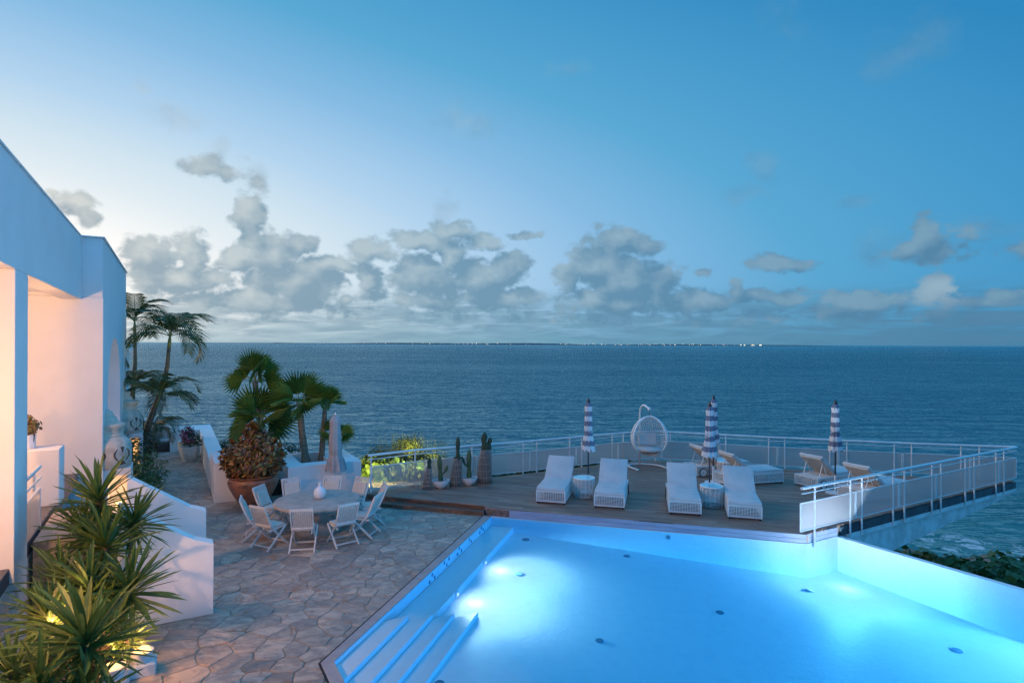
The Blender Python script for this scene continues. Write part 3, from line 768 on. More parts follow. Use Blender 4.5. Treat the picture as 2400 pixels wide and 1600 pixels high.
# fascia boards over the pool
def board(p, q2, z0, z1, th, m_, name='board', par=None, out=1):
    L = math.hypot(q2[0]-p[0], q2[1]-p[1]); mbb = MB(); mbb.box(0, L, -th/2, th/2, z0, z1)
    o = mbb.build(name, m_, par); o.location = (p[0], p[1], 0); o.rotation_euler = (0, 0, math.atan2(q2[1]-p[1], q2[0]-p[0])); return o
pB, pC = G(-.04, .018)[:2], (C_[0]+.0, C_[1]+.018)
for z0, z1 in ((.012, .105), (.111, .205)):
    board(pB, pC, z0, z1, .03, M['fascia_wood_lit'], 'fascia_board', deck)
    board((pC[0]-.015, pC[1]), (7.69, 13.90), z0, z1, .03, M['fascia_wood_lit'], 'fascia_board', deck)
    board((G(-.055, .0)[0], G(0, .0)[1]+.03), (inner[0][0]-.045, inner[0][1]), z0, z1, .03, M['fascia_wood_lit'], 'fascia_board', deck)
# edge boards (a little proud) along pool side
board((pB[0]-.02, pB[1]+.045), (pC[0]+.01, pC[1]+.06), .207, ZD+.004, .13, M['deck_wood'], 'edge_board', deck)
# risers and lower tread of the steps
q0, q1 = (-.78, 15.40), (-3.86, 16.24)
board(inner[0], inner[1], .112, ZD-.002, .03, M['step_wood'], 'riser_board', deck)
board(inner[1], (-4.42, 16.9), .112, ZD-.002, .03, M['step_wood'], 'riser_board', deck)
mb = MB(); mb.prism([(-.72, 15.36), (inner[0][0], inner[0][1]), (inner[1][0], inner[1][1]), (-4.45, 16.9), (-4.5, 16.55), (-3.86, 16.22)], -.01, .085); mb.build('step_body', M['step_wood'], deck)
for k in range(3):
    f0, f1 = k/3+.01, (k+1)/3-.01
    L0 = lambda f: (-.73+(inner[0][0]+.73)*f, 15.345+(inner[0][1]-15.345)*f)
    L1 = lambda f: (-3.87+(inner[1][0]+3.87)*f, 16.21+(inner[1][1]-16.21)*f)
    a_, b_ = L0(f0), L1(f0); c_, d_ = L1(f1), L0(f1)
    mb = MB(); ln = math.atan2(b_[1]-a_[1], b_[0]-a_[0]); ca, sa = math.cos(-ln), math.sin(-ln)
    loc = [((x-a_[0])*ca-(y-a_[1])*sa, (x-a_[0])*sa+(y-a_[1])*ca) for x, y in (a_, b_, c_, d_)]
    mb.prism(loc, .086, .112); o = mb.build('tread_board', M['step_wood'], deck); o.location = (a_[0], a_[1], 0); o.rotation_euler = (0, 0, ln)
# beam under the outer side
mb = MB()
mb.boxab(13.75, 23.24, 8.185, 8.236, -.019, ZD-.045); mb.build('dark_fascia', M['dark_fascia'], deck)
mb = MB(); mb.boxab(14.0, 23.24, 8.17, 8.34, -.13, -.02); mb.build('steel_flange', M['steel_beam'], deck)
mb = MB()
pl = [W(13.2, 8.26), W(23.2, 8.26), W(23.2, 8.33), W(13.2, 8.33)]
mb.prism([p[:2] for p in pl], 0, 0, [-1.06, -.22, -.22, -1.06], [-.131]*4); mb.build('cantilever_beam', M['steel_beam'], deck)
# ------------------------------------------------------------------ balustrades
def railing(root, pts, posts, zt, zd, zpost, panels, panel_z, posts_in=.0, panel_off=0., seg=10):
    # top and mid rails follow pts
    pr = [(x, y, zt) for x, y in pts]
    MB().tube(pr, .034, 10).build('top_rail', M['rail_paint'], root, smooth=R(50), world=True)
    MB().tube([(x, y, zt-.12) for x, y in pts], .014, 6).build('mid_rail', M['rail_paint'], root, smooth=R(50), world=True)
    mbp = MB(); mbp.lathe([(.022, zpost), (.022, zt-.02)], 8)
    mbp.lathe([(.03, zt-.36), (.03, zt-.34)], 8); mbp.lathe([(.03, zpost+.16), (.03, zpost+.18)], 8)
    p0 = None
    for (x, y) in posts:
        if p0 is None: p0 = mbp.build('post', M['rail_paint'], root, smooth=R(40)); o = p0
        else: o = p0.copy(); COL.objects.link(o)
        o.location = (x-root.location.x, y-root.location.y, -root.location.z)
    for (p, q2) in panels:
        z0, z1 = panel_z
        g = MB(); d = Vector((q2[0]-p[0], q2[1]-p[1])).normalized(); nrm = Vector((-d.y, d.x))*.005
        a_ = [(p[0]-nrm.x, p[1]-nrm.y), (q2[0]-nrm.x, q2[1]-nrm.y), (q2[0]+nrm.x, q2[1]+nrm.y), (p[0]+nrm.x, p[1]+nrm.y)]
        o = g.prism(a_, z0, z1).build('glass_panel', M['frosted_glass'], root, world=True)
        fr = MB()
        for z in (z0, z1): fr.beam((p[0], p[1], z), (q2[0], q2[1], z), .022)
        for c in (p, q2): fr.beam((c[0], c[1], z0), (c[0], c[1], z1), .03, .02)
        e = fr.build('frame', M['rail_paint'], None, world=False); e.parent = o
        me = e.data
        for v in me.vertices: v.co -= root.location
def along(pts, ds):
    segs = []; tot = 0
    for p, q2 in zip(pts, pts[1:]):
        L = math.hypot(q2[0]-p[0], q2[1]-p[1]); segs.append((tot, L, p, q2)); tot += L
    out = []
    for d in ds:
        for (t0, L, p, q2) in segs:
            if d <= t0+L+1e-6: k = (d-t0)/L; out.append((p[0]+k*(q2[0]-p[0]), p[1]+k*(q2[1]-p[1]))); break
        else: out.append(segs[-1][3])
    return out, tot
def where(px, pts):     # distance along pts whose image column is px
    best = None; tot = 0
    for p, q2 in zip(pts, pts[1:]):
        L = math.hypot(q2[0]-p[0], q2[1]-p[1])
        for k in range(200):
            x, y = p[0]+(q2[0]-p[0])*k/200, p[1]+(q2[1]-p[1])*k/200
            e = abs(CX+F*x/y-px)
            if best is None or e < best[0]: best = (e, tot+L*k/200)
        tot += L
    return best[1]
r1 = thing('balustrade', 'white tube balustrade with frosted panels along the seaward deck edge', 'railing', (0, 0, 0))
pxs = [871, 974, 1107, 1227, 1259, 1336, 1365, 1436, 1462, 1537, 1572.6, 1703, 1803, 1841, 1946.7, 1986, 2096.7, 2138, 2253.6, 2297]
ds = [where(p, rail_pts) for p in pxs]; postxy, tot = along(rail_pts, ds)
jd = [0.05, where(1000, rail_pts), where(1120, rail_pts), where(1243, rail_pts), where(1352, rail_pts), where(1450, rail_pts), where(1552, rail_pts), where(1687, rail_pts), where(1823, rail_pts), where(1966, rail_pts), where(2117, rail_pts), where(2275, rail_pts), tot-.03]
pan = []
for d0, d1 in zip(jd, jd[1:]):
    (p, q2), _ = along(rail_pts, [d0+.02, d1-.02]); pan.append((p, q2))
railing(r1, rail_pts, postxy, ZD+1.065, ZD, ZD, pan, (ZD+.10, ZD+.735))
r2 = thing('balustrade', 'white balustrade on the near side of the deck over the cantilever beam', 'railing', W(12.5, 8.15, 0))
fp = [W(12.35, 8.15)[:2], W(23.15, 8.15)[:2]]
fds = [where(p, fp) for p in (1911.7, 1993.4, 2022.4, 2094.6, 2120.7, 2184.7, 2207.7, 2264.3, 2284.7, 2335.7, 2353.6)]
fpost, ftot = along(fp, fds)
fj = [-.22, where(2007, fp), where(2107, fp), where(2195, fp), where(2274, fp), where(2344, fp), ftot+.02]
pan = []
for d0, d1 in zip(fj, fj[1:]):
    k = lambda d: (W(12.35+d, 8.15)[:2]); pan.append((k(d0+.02), k(d1-.02)))
railing(r2, [W(12.2, 8.15)[:2], W(23.2, 8.15)[:2]], fpost, ZD+1.065, ZD, -.10, pan, (ZD+.11, ZD+.735))
# ------------------------------------------------------------------ white house on the left
house = thing('house', 'white plastered villa wing with loggia openings, rendered parapet and tall arch', 'house', W(-1.8, 12, 0))
FA = -1.8; PT = 6.88
def hb(name, a0, a1, b0, b1, z0, z1, m_='plaster', bev=.012, par=None):
    return MB().boxab(a0, a1, b0, b1, z0, z1).build(name, M[m_], par or house, world=True, bevel=bev)
hb('parapet', FA-.38, FA, -2, 16.58, 5.46, PT)
hb('pillar', FA-.42, FA-.002, 10.05, 10.86, 0, 5.459)
hb('pillar', FA-.42, FA-.002, 2.0, 2.9, 0, 5.459)
hb('roof', -7.6, FA-.381, -2, 16.58, 5.60, 5.9)
hb('back_wall', -5.4, -5.1, -2, 16.58, 0, 5.599)
hb('loggia_floor', -5.099, FA-.05, -2, 16.58, 1.28, 1.5, 'tile_dark')
hb('plinth', FA-.30, FA-.051, -2, 12.55, 0, 1.279)
hb('end_wall', -7.6, -1.385, 16.60, 17.0, 0, 5.52)
# upper block with slight step back
mb = MB(); mb.boxab(-7.6, -1.40, 16.62, 24.6, 5.521, 6.90); mb.build('upper_block', M['plaster'], house, world=True, bevel=.012)
hb('cornice', -7.62, -1.36, 16.56, 24.62, 6.901, 6.93, 'plaster_cap', .004)
hb('parapet_cap', FA-.40, FA+.02, -2, 16.555, PT+.001, PT+.03, 'plaster_cap', .004)
# arched side wall
def arch_wall(a0, a1, b0, b1, z0, z1, ab0, ab1, zsp, zs):
    mbx = MB(); n = 24; mid = (ab0+ab1)/2; rx = (ab1-ab0)/2; rz = zsp
    pts = [(ab0, zs)]+[(mid-rx*math.cos(math.pi*k/n), zs+(rz)*math.sin(math.pi*k/n)) for k in range(n+1)]+[(ab1, zs)]
    pts = [(mid-rx*math.cos(math.pi*k/n), zs+rz*math.sin(math.pi*k/n)) for k in range(n+1)]
    mbx.boxab(a0, a1, b0, ab0, z0, z1); mbx.boxab(a0, a1, ab1, b1, z0, z1)
    for k in range(n):
        (p0, h0), (p1, h1) = pts[k], pts[k+1]
        vs = [W(a0, p0, h0), W(a1, p0, h0), W(a1, p1, h1), W(a0, p1, h1), W(a0, p0, z1), W(a1, p0, z1), W(a1, p1, z1), W(a0, p1, z1)]
        mbx.add(vs, [(0, 3, 2, 1), (4, 5, 6, 7), (0, 1, 5, 4), (2, 3, 7, 6), (1, 2, 6, 5), (0, 4, 7, 3)])
    return mbx
arch_wall(-1.72, -1.386, 17.001, 24.6, 0, 5.52, 17.75, 21.9, 1.75, 2.85).build('arched_wall', M['plaster'], house, world=True)
hb('alcove_wall', -2.25, -1.95, 17.001, 24.6, 0, 5.519)
hb('arch_sill', -1.94, -1.36, 17.76, 21.89, .0, 1.55)
# low pier in the loggia opening
hb('pier', -4.2, FA+.02, 13.5, 14.08, 1.501, 2.53)
# loggia railing (handrail, rail, glass)
lr = thing('balustrade', 'short white handrail with glass panel in the lit loggia opening', 'railing', W(-1.9, 11.3, 1.5))
MB().tube([W(-1.86, 10.87, 2.46), W(-1.86, 12.15, 2.46)], .032, 10).build('top_rail', M['rail_paint'], lr, smooth=R(50), world=True)
MB().tube([W(-1.86, 10.87, 2.27), W(-1.86, 12.25, 2.27)], .016, 8).build('mid_rail', M['rail_paint'], lr, smooth=R(50), world=True)
MB().boxab(-1.866, -1.854, 10.87, 12.15, 1.42, 2.1).build('glass_panel', M['frosted_glass'], lr, world=True)
mb = MB(); mb.beam(W(-1.86, 10.87, 2.11), W(-1.86, 12.15, 2.11), .03); mb.beam(W(-1.86, 12.16, 1.41), W(-1.86, 12.16, 2.12), .02); mb.build('frame', M['rail_paint'], lr, world=True)
for bb in (11.15, 11.95): MB().tube([W(-1.9, bb, 1.5), W(-1.9, bb, 2.44)], .018, 8).build('post', M['rail_paint'], lr, world=True)
# stairs with two sloping side walls
st = thing('staircase', 'white staircase with two sloping side walls leading up to the loggia', 'stairs', W(-.4, 12, 0))
def slopewall(b0, b1, a_end, m_=M['plaster']):
    prof = [(-.72, 0), (a_end, 0), (a_end, 1.16), (a_end-.27, 1.26), (-.72, 1.97)]
    vs = [W(a, b0, z) for a, z in prof]+[W(a, b1, z) for a, z in prof]; n = len(prof)
    return MB().add(vs, [tuple(range(n)), tuple(range(n, 2*n))[::-1]]+[((i+1) % n, i, n+i, n+(i+1) % n) for i in range(n)])
slopewall(10.93, 11.20, .61).build('side_wall', M['plaster'], st, world=True, bevel=.008)
slopewall(13.15, 13.42, .60).build('side_wall', M['plaster'], st, world=True, bevel=.008)
for k in range(8):
    a1 = .45-k*.24
    MB().boxab(a1-.24 if k < 7 else -1.79, a1, 11.201, 13.149, 0, .1875*(k+1)).build('step', M['flagstone'], st, world=True)
# lit pillars carrying carved lanterns
def lantern_mb():
    prof = [(.44, .02), (.47, 0), (.505, .03), (.52, .15), (.53, .32), (.52, .50), (.485, .62), (.41, .70), (.35, .745), (.365, .76), (.345, .78), (.34, .83), (.355, .87), (.35, .93), (.385, .97), (.40, 1.01), (.385, 1.045), (.30, 1.055), (.25, 1.08), (.215, 1.14), (.19, 1.20), (.15, 1.215), (.155, 1.23), (.135, 1.29), (.10, 1.345), (.05, 1.38), (.0001, 1.39)]
    pr = []
    for i, (r, z) in enumerate(prof):
        pr.append((r, z))
    return MB().lathe(pr, 40)
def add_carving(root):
    # dark shapes laid on the drum, their colour standing for shaded openings
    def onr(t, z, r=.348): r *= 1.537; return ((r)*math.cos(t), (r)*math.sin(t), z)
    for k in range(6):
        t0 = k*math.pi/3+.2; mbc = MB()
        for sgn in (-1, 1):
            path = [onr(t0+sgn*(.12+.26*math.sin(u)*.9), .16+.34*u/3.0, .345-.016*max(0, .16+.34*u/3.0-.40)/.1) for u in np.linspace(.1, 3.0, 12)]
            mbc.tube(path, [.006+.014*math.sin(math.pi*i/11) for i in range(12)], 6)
        mbc.build('scroll', M['opening_shade'], root)
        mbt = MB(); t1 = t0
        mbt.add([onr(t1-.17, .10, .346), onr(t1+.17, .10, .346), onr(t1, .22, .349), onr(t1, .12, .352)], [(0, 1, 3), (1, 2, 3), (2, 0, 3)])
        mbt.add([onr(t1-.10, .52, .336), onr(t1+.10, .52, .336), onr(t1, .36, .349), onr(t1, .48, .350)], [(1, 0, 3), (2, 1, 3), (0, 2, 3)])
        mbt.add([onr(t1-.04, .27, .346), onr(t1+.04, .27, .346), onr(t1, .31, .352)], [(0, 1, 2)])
        mbt.build('dark_facet', M['opening_shade'], root)
for (a, bb, lab) in ((-1.36, 17.20, 'carved pale stone lantern nearest the camera on a lit white pillar'), (-1.36, 23.5, 'farther carved stone lantern, half hidden behind the palms by the arch')):
    pil = thing('lantern_pillar', ('white pillar with glowing niche under the nearest lantern' if bb < 20 else 'white pillar under the farther lantern among the palms'), 'pillar', W(a, bb, 0), R(30), 'pillars flanking the arch')
    mb = MB()
    mb.box(-.02, .06, -.42, .42, 0, 1.48); mb.box(.44, .52, -.42, .42, 0, 1.48); mb.box(.061, .439, .2, .42, 0, 1.48); mb.box(.061, .439, -.42, .199, 1.33, 1.48); mb.box(.061, .439, -.42, .199, 0, .45)
    mb.build('shaft', M['plaster'], pil)
    mb = MB(); mb.lathe([(.05, .46), (.06, .50), (.06, .62), (.0001, .66)], 16, (.25, 0, 0)); mb.build('bulb', M['lamp_niche'], pil)
    lamp('niche_lamp', 'POINT', W(a+.25, bb-.2, .95), 16, WARM, size=.04)
    ln = thing('stone_lantern', lab, 'lantern', W(a, bb, 1.481), R(30), 'carved stone lanterns')
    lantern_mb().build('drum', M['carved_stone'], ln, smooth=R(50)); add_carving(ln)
lamp('alcove_glow', 'POINT', W(-1.66, 19.8, 2.2), 22, WARM, size=.05)
# lamps of the loggia (wall lamps high in the bays, outside the view)
for (a, bb, z, e) in ((-2.35, 7.1, 3.7, 520), (-3.9, 12.4, 4.3, 520)):
    wl = thing('ceiling_lamp', 'small warm ceiling lamp %s' % ('in the nearer loggia bay' if bb < 10 else 'in the farther loggia bay'), 'lamp', W(a, bb, 5.6), 0, 'loggia ceiling lamps')
    MB().lathe([(.07, -.30), (.09, -.28), (.09, -.02), (.05, 0)], 20).build('shade', M['white_paint'], wl)
    MB().lathe([(.065, -.302), (.0001, -.31)], 20).build('bulb', M['lamp_warm'], wl)
    lamp('loggia_lamp', 'POINT', W(a, bb, z), e, WARM, size=.10)
# bare point light added by the plinth to warm the stair wall; garden lamps
lamp('plinth_fill', 'POINT', W(-1.25, 9.0, 1.1), 75, WARM, size=.05)
def low_lamp(x, y, rz, lab, energy):
    t = thing('garden_lamp', lab, 'lamp', (x, y, 0), rz, 'low white garden lamps')
    mb = MB(); mb.box(-.17, .17, -.15, .15, 0, .16); mb.build('base', M['white_paint'], t, bevel=.012)
    mb = MB(); mb.lathe([(.10, .161), (.11, .18), (.13, .26), (.14, .30)], 24); mb.build('shade', M['white_paint'], t, smooth=R(40))
    mb = MB(); mb.lathe([(.10, .302), (.09, .33), (.0001, .35)], 20); mb.build('bulb', M['lamp_warm'], t, smooth=True)
    lamp('garden_glow', 'POINT', (x-.05, y+.08, .50), energy, WARM, size=.05)
low_lamp(-5.02, 8.02, R(28), 'square white garden lamp glowing under the yucca leaves', 38)
low_lamp(-5.14, 7.62, R(28), 'round topped garden lamp at the bottom edge below the yucca', 22)
# second building far behind with pilasters
nb = thing('pavilion', 'pale pillared pavilion glimpsed behind the palms past the house', 'building', W(-3.0, 34, -1))
for k in range(4):
    MB().boxab(-4.6+k*.75, -4.3+k*.75, 33, 33.4, -1, 4.1).build('column', M['plaster'], nb, world=True)
MB().boxab(-5.2, -1.7, 32.9, 36, 4.101, 4.5).build('roof', M['plaster'], nb, world=True)
MB().boxab(-5.0, -1.9, 34, 36, -1, 4.1).build('wall', M['plaster'], nb, world=True)
# ------------------------------------------------------------------ garden walls
gw = thing('garden_wall', 'long low white wall along the walkway turning behind the flower pots', 'wall', W(1.2, 24, 0))
mb = MB(); mb.prism([W(-.06, 27.8)[:2], W(1.02, 27.8)[:2], W(1.02, 20.41)[:2], W(1.49, 20.41)[:2], W(1.49, 29.4)[:2], W(-.06, 29.4)[:2]], -.4, .85)
mb.build('wall', M['plaster'], gw, world=True, bevel=.012)
gb = thing('garden_wall', 'higher white wall block beside the terracotta pot', 'wall', W(1.6, 19.4, 0))
MB().boxab(1.04, 2.25, 18.4, 20.405, -.2, 1.12).build('wall', M['plaster'], gb, world=True, bevel=.015)
pw = thing('planter', 'white masonry planter holding the fan palms behind the dining table', 'planter', W(4, 18.6, 0))
pz = .97
mb = MB()
mb.boxab(2.85, 4.94, 17.58, 18.05, -.1, pz); mb.boxab(2.85, 3.28, 18.051, 21.9, -.1, pz-.001)
mb.boxab(4.10, 4.94, 18.051, 19.8, -.1, pz-.001); mb.boxab(3.281, 4.099, 19.62, 19.80, -.1, pz-.002)
mb.build('wall', M['plaster'], pw, world=True, bevel=.012)
MB().boxab(3.29, 4.09, 18.06, 19.61, .0, .62).build('soil', M['soil'], pw, world=True)
MB().boxab(2.255, 2.84, 18.5, 21.5, .0, .35).build('soil', M['soil'], pw, world=True)
# uplight in planter
ul = thing('uplight', 'small brass uplight glowing among the palm stems in the planter', 'lamp', (-5.55, 18.0, .62))
MB().lathe([(.03, 0), (.05, .08), (.055, .12)], 16).build('housing', M['metal_dark'], ul, smooth=R(40))
MB().lathe([(.048, .121), (.0001, .13)], 16).build('bulb', M['lamp_warm'], ul)
lamp('uplight_glow', 'POINT', (-5.55, 17.95, .85), 14, (1, .62, .2), size=.03)
# ------------------------------------------------------------------ lounge corner far left
sofa = thing('lounge_chair', 'dark round wicker armchair with pale cushion at the end of the walkway', 'armchair', (-14.55, 24.6, 0), R(200))
mb = MB(); mb.lathe([(.50, .0), (.56, .12), (.60, .30), (.60, .36), (.0001, .37)], 28); mb.build('base', M['sofa_wicker'], sofa, smooth=R(40))
mb = MB(); n = 22; vs = []; fs = []
for k in range(n+1):
    t = math.pi*(-.12+1.24*k/n); h = .72+.10*math.sin(math.pi*k/n)
    for r, z in ((.62, .2), (.67, h), (.60, h+.03), (.50, h), (.50, .3)): vs.append((r*math.cos(t), -r*math.sin(t), z))
for k in range(n):
    for j in range(4): fs.append((k*5+j, (k+1)*5+j, (k+1)*5+j+1, k*5+j+1))
mb.add(vs, fs).build('backrest', M['sofa_wicker'], sofa, smooth=True)
mb = MB(); mb.box(-.24, .24, -.36, -.24, .40, .76); mb.build('cushion', M['cushion_cream'], sofa, bevel=.05)
MB().lathe([(.0001, .36), (.48, .37), (.50, .42), (.46, .47), (.0001, .48)], 24).build('seat_cushion', M['cushion_fabric'], sofa, smooth=True)
sc2 = thing('glass_screen', 'grey translucent screen with a thin top rail behind the wicker armchair', 'screen', W(-1, 28.5, 0))
MB().boxab(-2.4, -.10, 28.5, 28.53, .25, .98).build('glass_panel', M['frosted_glass'], sc2, world=True)
MB().tube([W(-2.6, 28.5, 1.28), W(-.0, 28.5, 1.28)], .03, 8).build('top_rail', M['rail_paint'], sc2, world=True)
for a in (-2.3, -1.2, -.12): MB().tube([W(a, 28.52, 0), W(a, 28.52, 1.26)], .02, 8).build('post', M['rail_paint'], sc2, world=True)
# ------------------------------------------------------------------ leaf helpers
def leaf_cloud(n, ells, size, shape='oval', seed=0, shell=.45, up=.4, jitter=.35):
    rg = np.random.default_rng(seed); vol = np.array([e[3]*e[4]*e[5] for e in ells])**.7; pk = rg.choice(len(ells), n, p=vol/vol.sum())
    d = rg.normal(size=(n, 3)); d /= np.linalg.norm(d, axis=1)[:, None]
    r = 1-shell*rg.random(n)**1.6
    E = np.array(ells)[pk]; P = E[:, :3]+d*E[:, 3:6]*r[:, None]*(1+.12*np.sin(P0*9) if False else 1)
    nrm = d+rg.normal(size=(n, 3))*jitter+np.array([0, 0, up]); nrm /= np.linalg.norm(nrm, axis=1)[:, None]
    a = np.cross(nrm, rg.normal(size=(n, 3))); a /= np.linalg.norm(a, axis=1)[:, None]; bt = np.cross(nrm, a)
    s = size*(.65+.7*rg.random(n))[:, None]
    if shape == 'round': tmpl = [(math.cos(t)*.5, math.sin(t)*.5, .04*math.cos(2*t)) for t in np.linspace(0, 2*math.pi, 9)[:-1]]
    elif shape == 'oval': tmpl = [(-.5, 0, 0), (-.2, -.2, .05), (.2, -.19, .05), (.5, 0, 0), (.2, .19, .05), (-.2, .2, .05)]
    else: tmpl = [(-.5, 0, 0), (-.1, -.06, .02), (.5, 0, 0), (-.1, .06, .02)]
    k = len(tmpl); V = np.zeros((n, k, 3))
    for i, (x, y, z) in enumerate(tmpl): V[:, i] = P+a*s*x+bt*s*y+nrm*s*z
    mb_ = MB(); mb_.v = [tuple(v) for v in V.reshape(-1, 3)]; mb_.f = [tuple(range(i*k, i*k+k)) for i in range(n)]; mb_.mi = [0]*n
    return mb_
def shrub(name, label, cat, loc, ells, n, size, shape, m_, seed, group=None, stems=5, **kw):
    t = thing(name, label, cat, loc, 0, group)
    leaf_cloud(n, ells, size, shape, seed, **kw).build('foliage', M[m_], t, kind='stuff')
    rr = random.Random(seed); mbs = MB()
    for k in range(stems):
        e = rr.choice(ells); mbs.tube([(e[0]*.9, e[1]*.9, e[2]-e[5]-.2), (e[0]*.95+.03, e[1], e[2]-e[5]*.5), (e[0], e[1], e[2])], [.02, .016, .008], 5)
    mbs.build('stem', M['bark'], t); return t
# ---- yuccas
def yleaf(L, wd, droop, seed):
    n = 6; vs = []; fs = []
    for i in range(n+1):
        u = i/n; w_ = wd*(.55+1.3*u)*(1-u)**.62 if u < 1 else .001; w_ = max(w_, .002)
        x = L*u; z = -droop*L*u*u
        vs += [(x, -w_, z+w_*.55), (x, 0, z), (x, w_, z+w_*.55)]
    for i in range(n): fs += [(3*i, 3*i+1, 3*i+4, 3*i+3), (3*i+1, 3*i+2, 3*i+5, 3*i+4)]
    return MB().add(vs, fs)
YL = [None]*4
def dirrot(d, roll=0.):
    d = Vector(d).normalized(); z = Vector((0, 0, 1)); z = (z-d*z.dot(d))
    if z.length < .05: z = Vector((1, 0, 0))-d*d.x
    z.normalize(); y = z.cross(d); m_ = Matrix((d, y, z)).transposed()
    return (m_.to_4x4() @ Matrix.Rotation(roll, 4, 'X')).to_euler()
def make_yucca(label, heads, base, seed, nleaf=46):
    rr = random.Random(seed); root = thing('yucca_plant', label, 'yucca', base, 0, 'yuccas by the stair wall')
    for (hx, hy, hz, L, lean) in heads:
        hp = Vector((hx, hy, hz)); lo = hp-Vector(base)
        axis = Vector((lean[0], lean[1], 1)).normalized()
        mid = Vector((lo.x*.75, lo.y*.75, lo.z*.5))
        MB().tube([(0, 0, 0), mid, lo-axis*.05, lo+axis*.12], [.055, .045, .04, .02], 8).build('trunk', M['bark'], root)
        for k in range(nleaf):
            u = (k+.5)/nleaf; th = R(6)+R(108)*u**.85+rr.uniform(-.10, .10); ph = k*2.39996+rr.uniform(-.25, .25)
            q1 = axis.orthogonal().normalized(); q2_ = axis.cross(q1)
            d = axis*math.cos(th)+(q1*math.cos(ph)+q2_*math.sin(ph))*math.sin(th)
            j = rr.randrange(4)
            if YL[j] is None:
                YL[j] = yleaf(1, .047+.004*j, .05+.05*j, j).build('leaf', M['yucca_leaf'], root); o = YL[j]
            else: o = YL[j].copy(); COL.objects.link(o); o.parent = root
            o.name = 'leaf'
            sL = L*rr.uniform(.78, 1.08)*(1-.2*(u > .85)); o.scale = (sL, sL*1.0, sL)
            o.location = lo+axis*(.10-.17*u)+d*.03; o.rotation_euler = dirrot(d, rr.uniform(-.5, .5))
    return root
def hd(px, py, Y, L, lean=(0, 0)):
    p = atY(px, py, Y); return (p[0], p[1], p[2], L, lean)
make_yucca('tall yucca with three rosettes nearest the sloping stair wall', [hd(231, 1185, 8.7, .68, (.0, -.1)), hd(250, 1290, 8.3, .66, (-.25, -.2)), hd(312, 1235, 8.9, .60, (.35, -.1)), hd(205, 1262, 8.6, .62, (-.5, -.1))], (-5.95, 8.95, .02), 1, 72)
make_yucca('yucca with bright rosettes reaching over the patio stones', [hd(303, 1393, 7.9, .70, (.35, -.25)), hd(215, 1395, 7.7, .62, (-.3, -.2)), hd(296, 1508, 8.0, .42, (.3, -.3)), hd(255, 1440, 7.9, .60, (.1, -.4))], (-5.7, 8.1, .02), 2, 70)
make_yucca('yucca with the big open rosette in the lower left', [hd(204, 1522, 6.6, .80, (0, -.35)), hd(120, 1470, 7.2, .62, (-.4, -.1)), hd(150, 1380, 7.9, .6, (-.3, .1))], (-5.35, 7.15, .02), 3, 74)
make_yucca('low yucca cut by the bottom edge of the photo', [hd(95, 1640, 6.1, .62, (0, -.1)), hd(200, 1660, 6.2, .55, (.2, 0)), hd(30, 1600, 6.3, .5, (-.3, 0))], (-5.0, 6.5, .02), 4, 60)
bed = MB().boxab(-1.75, -.55, 6.0, 10.9, -.01, .03).build('planting_bed', M['soil']); bed['kind'] = 'structure'
# ---- fan palms
def fan_mb(Rad, nseg, span, split, seed, droop=.18):
    rr = random.Random(seed); m_ = MB(); vs = [(0, 0, 0)]; fs = []
    a0 = -span/2
    for i in range(nseg):
        t0, t1 = a0+span*i/nseg, a0+span*(i+1)/nseg; tm = (t0+t1)/2
        def pt(t, r, z): return (r*math.cos(t), r*math.sin(t), z-droop*r*r/Rad-.25*abs(math.sin(t/1.0))*r*.35)
        ln = Rad*(.86+.14*math.cos(tm))*rr.uniform(.93, 1.03); rs_ = Rad*split
        o = len(vs); zz = .055*Rad
        vs += [pt(t0, rs_, zz), pt(tm, rs_*1.02, -zz), pt(t1, rs_, zz), pt(tm, ln, -.03*rr.random())]
        fs += [(0, o, o+1), (0, o+1, o+2), (o, o+3, o+1), (o+1, o+3, o+2)]
    m_.add(vs, fs); return m_
FANS = [None]*4
def fan_palm(label, base, crown, leaves, Rad, seed, trunk_r=.10, bend=0.):
    rr = random.Random(seed); root = thing('fan_palm', label, 'palm', base, 0, 'fan palms in the planter')
    lo = Vector(crown)-Vector(base); path = []
    for k in range(9):
        u = k/8; path.append((lo.x*(u**1.3)+bend*math.sin(math.pi*u), lo.y*u, lo.z*u))
    rad = [trunk_r*(1.5-1.6*u if u < .2 else 1.15-.35*u)*(1+.05*math.sin(k*2.3)) for k, u in enumerate([i/8 for i in range(9)])]
    MB().tube(path, rad, 10).build('trunk', M['bark_pale'], root, smooth=True)
    for (az_, el_, pet, sc_) in leaves:
        j = rr.randrange(4); d = Vector((math.sin(R(az_))*math.cos(R(el_)), math.cos(R(az_))*math.cos(R(el_)), math.sin(R(el_))))
        holder_p = lo+d*pet
        MB().tube([tuple(lo-Vector((0, 0, .10))), tuple(lo+d*pet*.5+Vector((0, 0, .03))), tuple(holder_p)], [.022, .014, .011], 6).build('petiole', M['petiole'], root)
        if FANS[j] is None: FANS[j] = fan_mb(1, 15, R(122+9*j), .52, j).build('leaf', M['fan_leaf'], root); o = FANS[j]
        else: o = FANS[j].copy(); COL.objects.link(o); o.parent = root
        s_ = Rad*sc_*rr.uniform(.92, 1.05); o.scale = (s_, s_, s_); o.location = holder_p-d*.02
        dd_ = (d+Vector((0, 0, -.15))).normalized()
        # tip the blade so that its face looks up and towards the viewer
        n_ = Vector((rr.uniform(-.35, .35), -.68+rr.uniform(-.3, .2), .68))+d*.25; n_ = (n_-dd_*n_.dot(dd_))
        if n_.length < .1: n_ = Vector((0, 0, 1))-dd_*dd_.z
        n_.normalize(); o.rotation_euler = Matrix((dd_, n_.cross(dd_), n_)).transposed().to_euler()
    return root
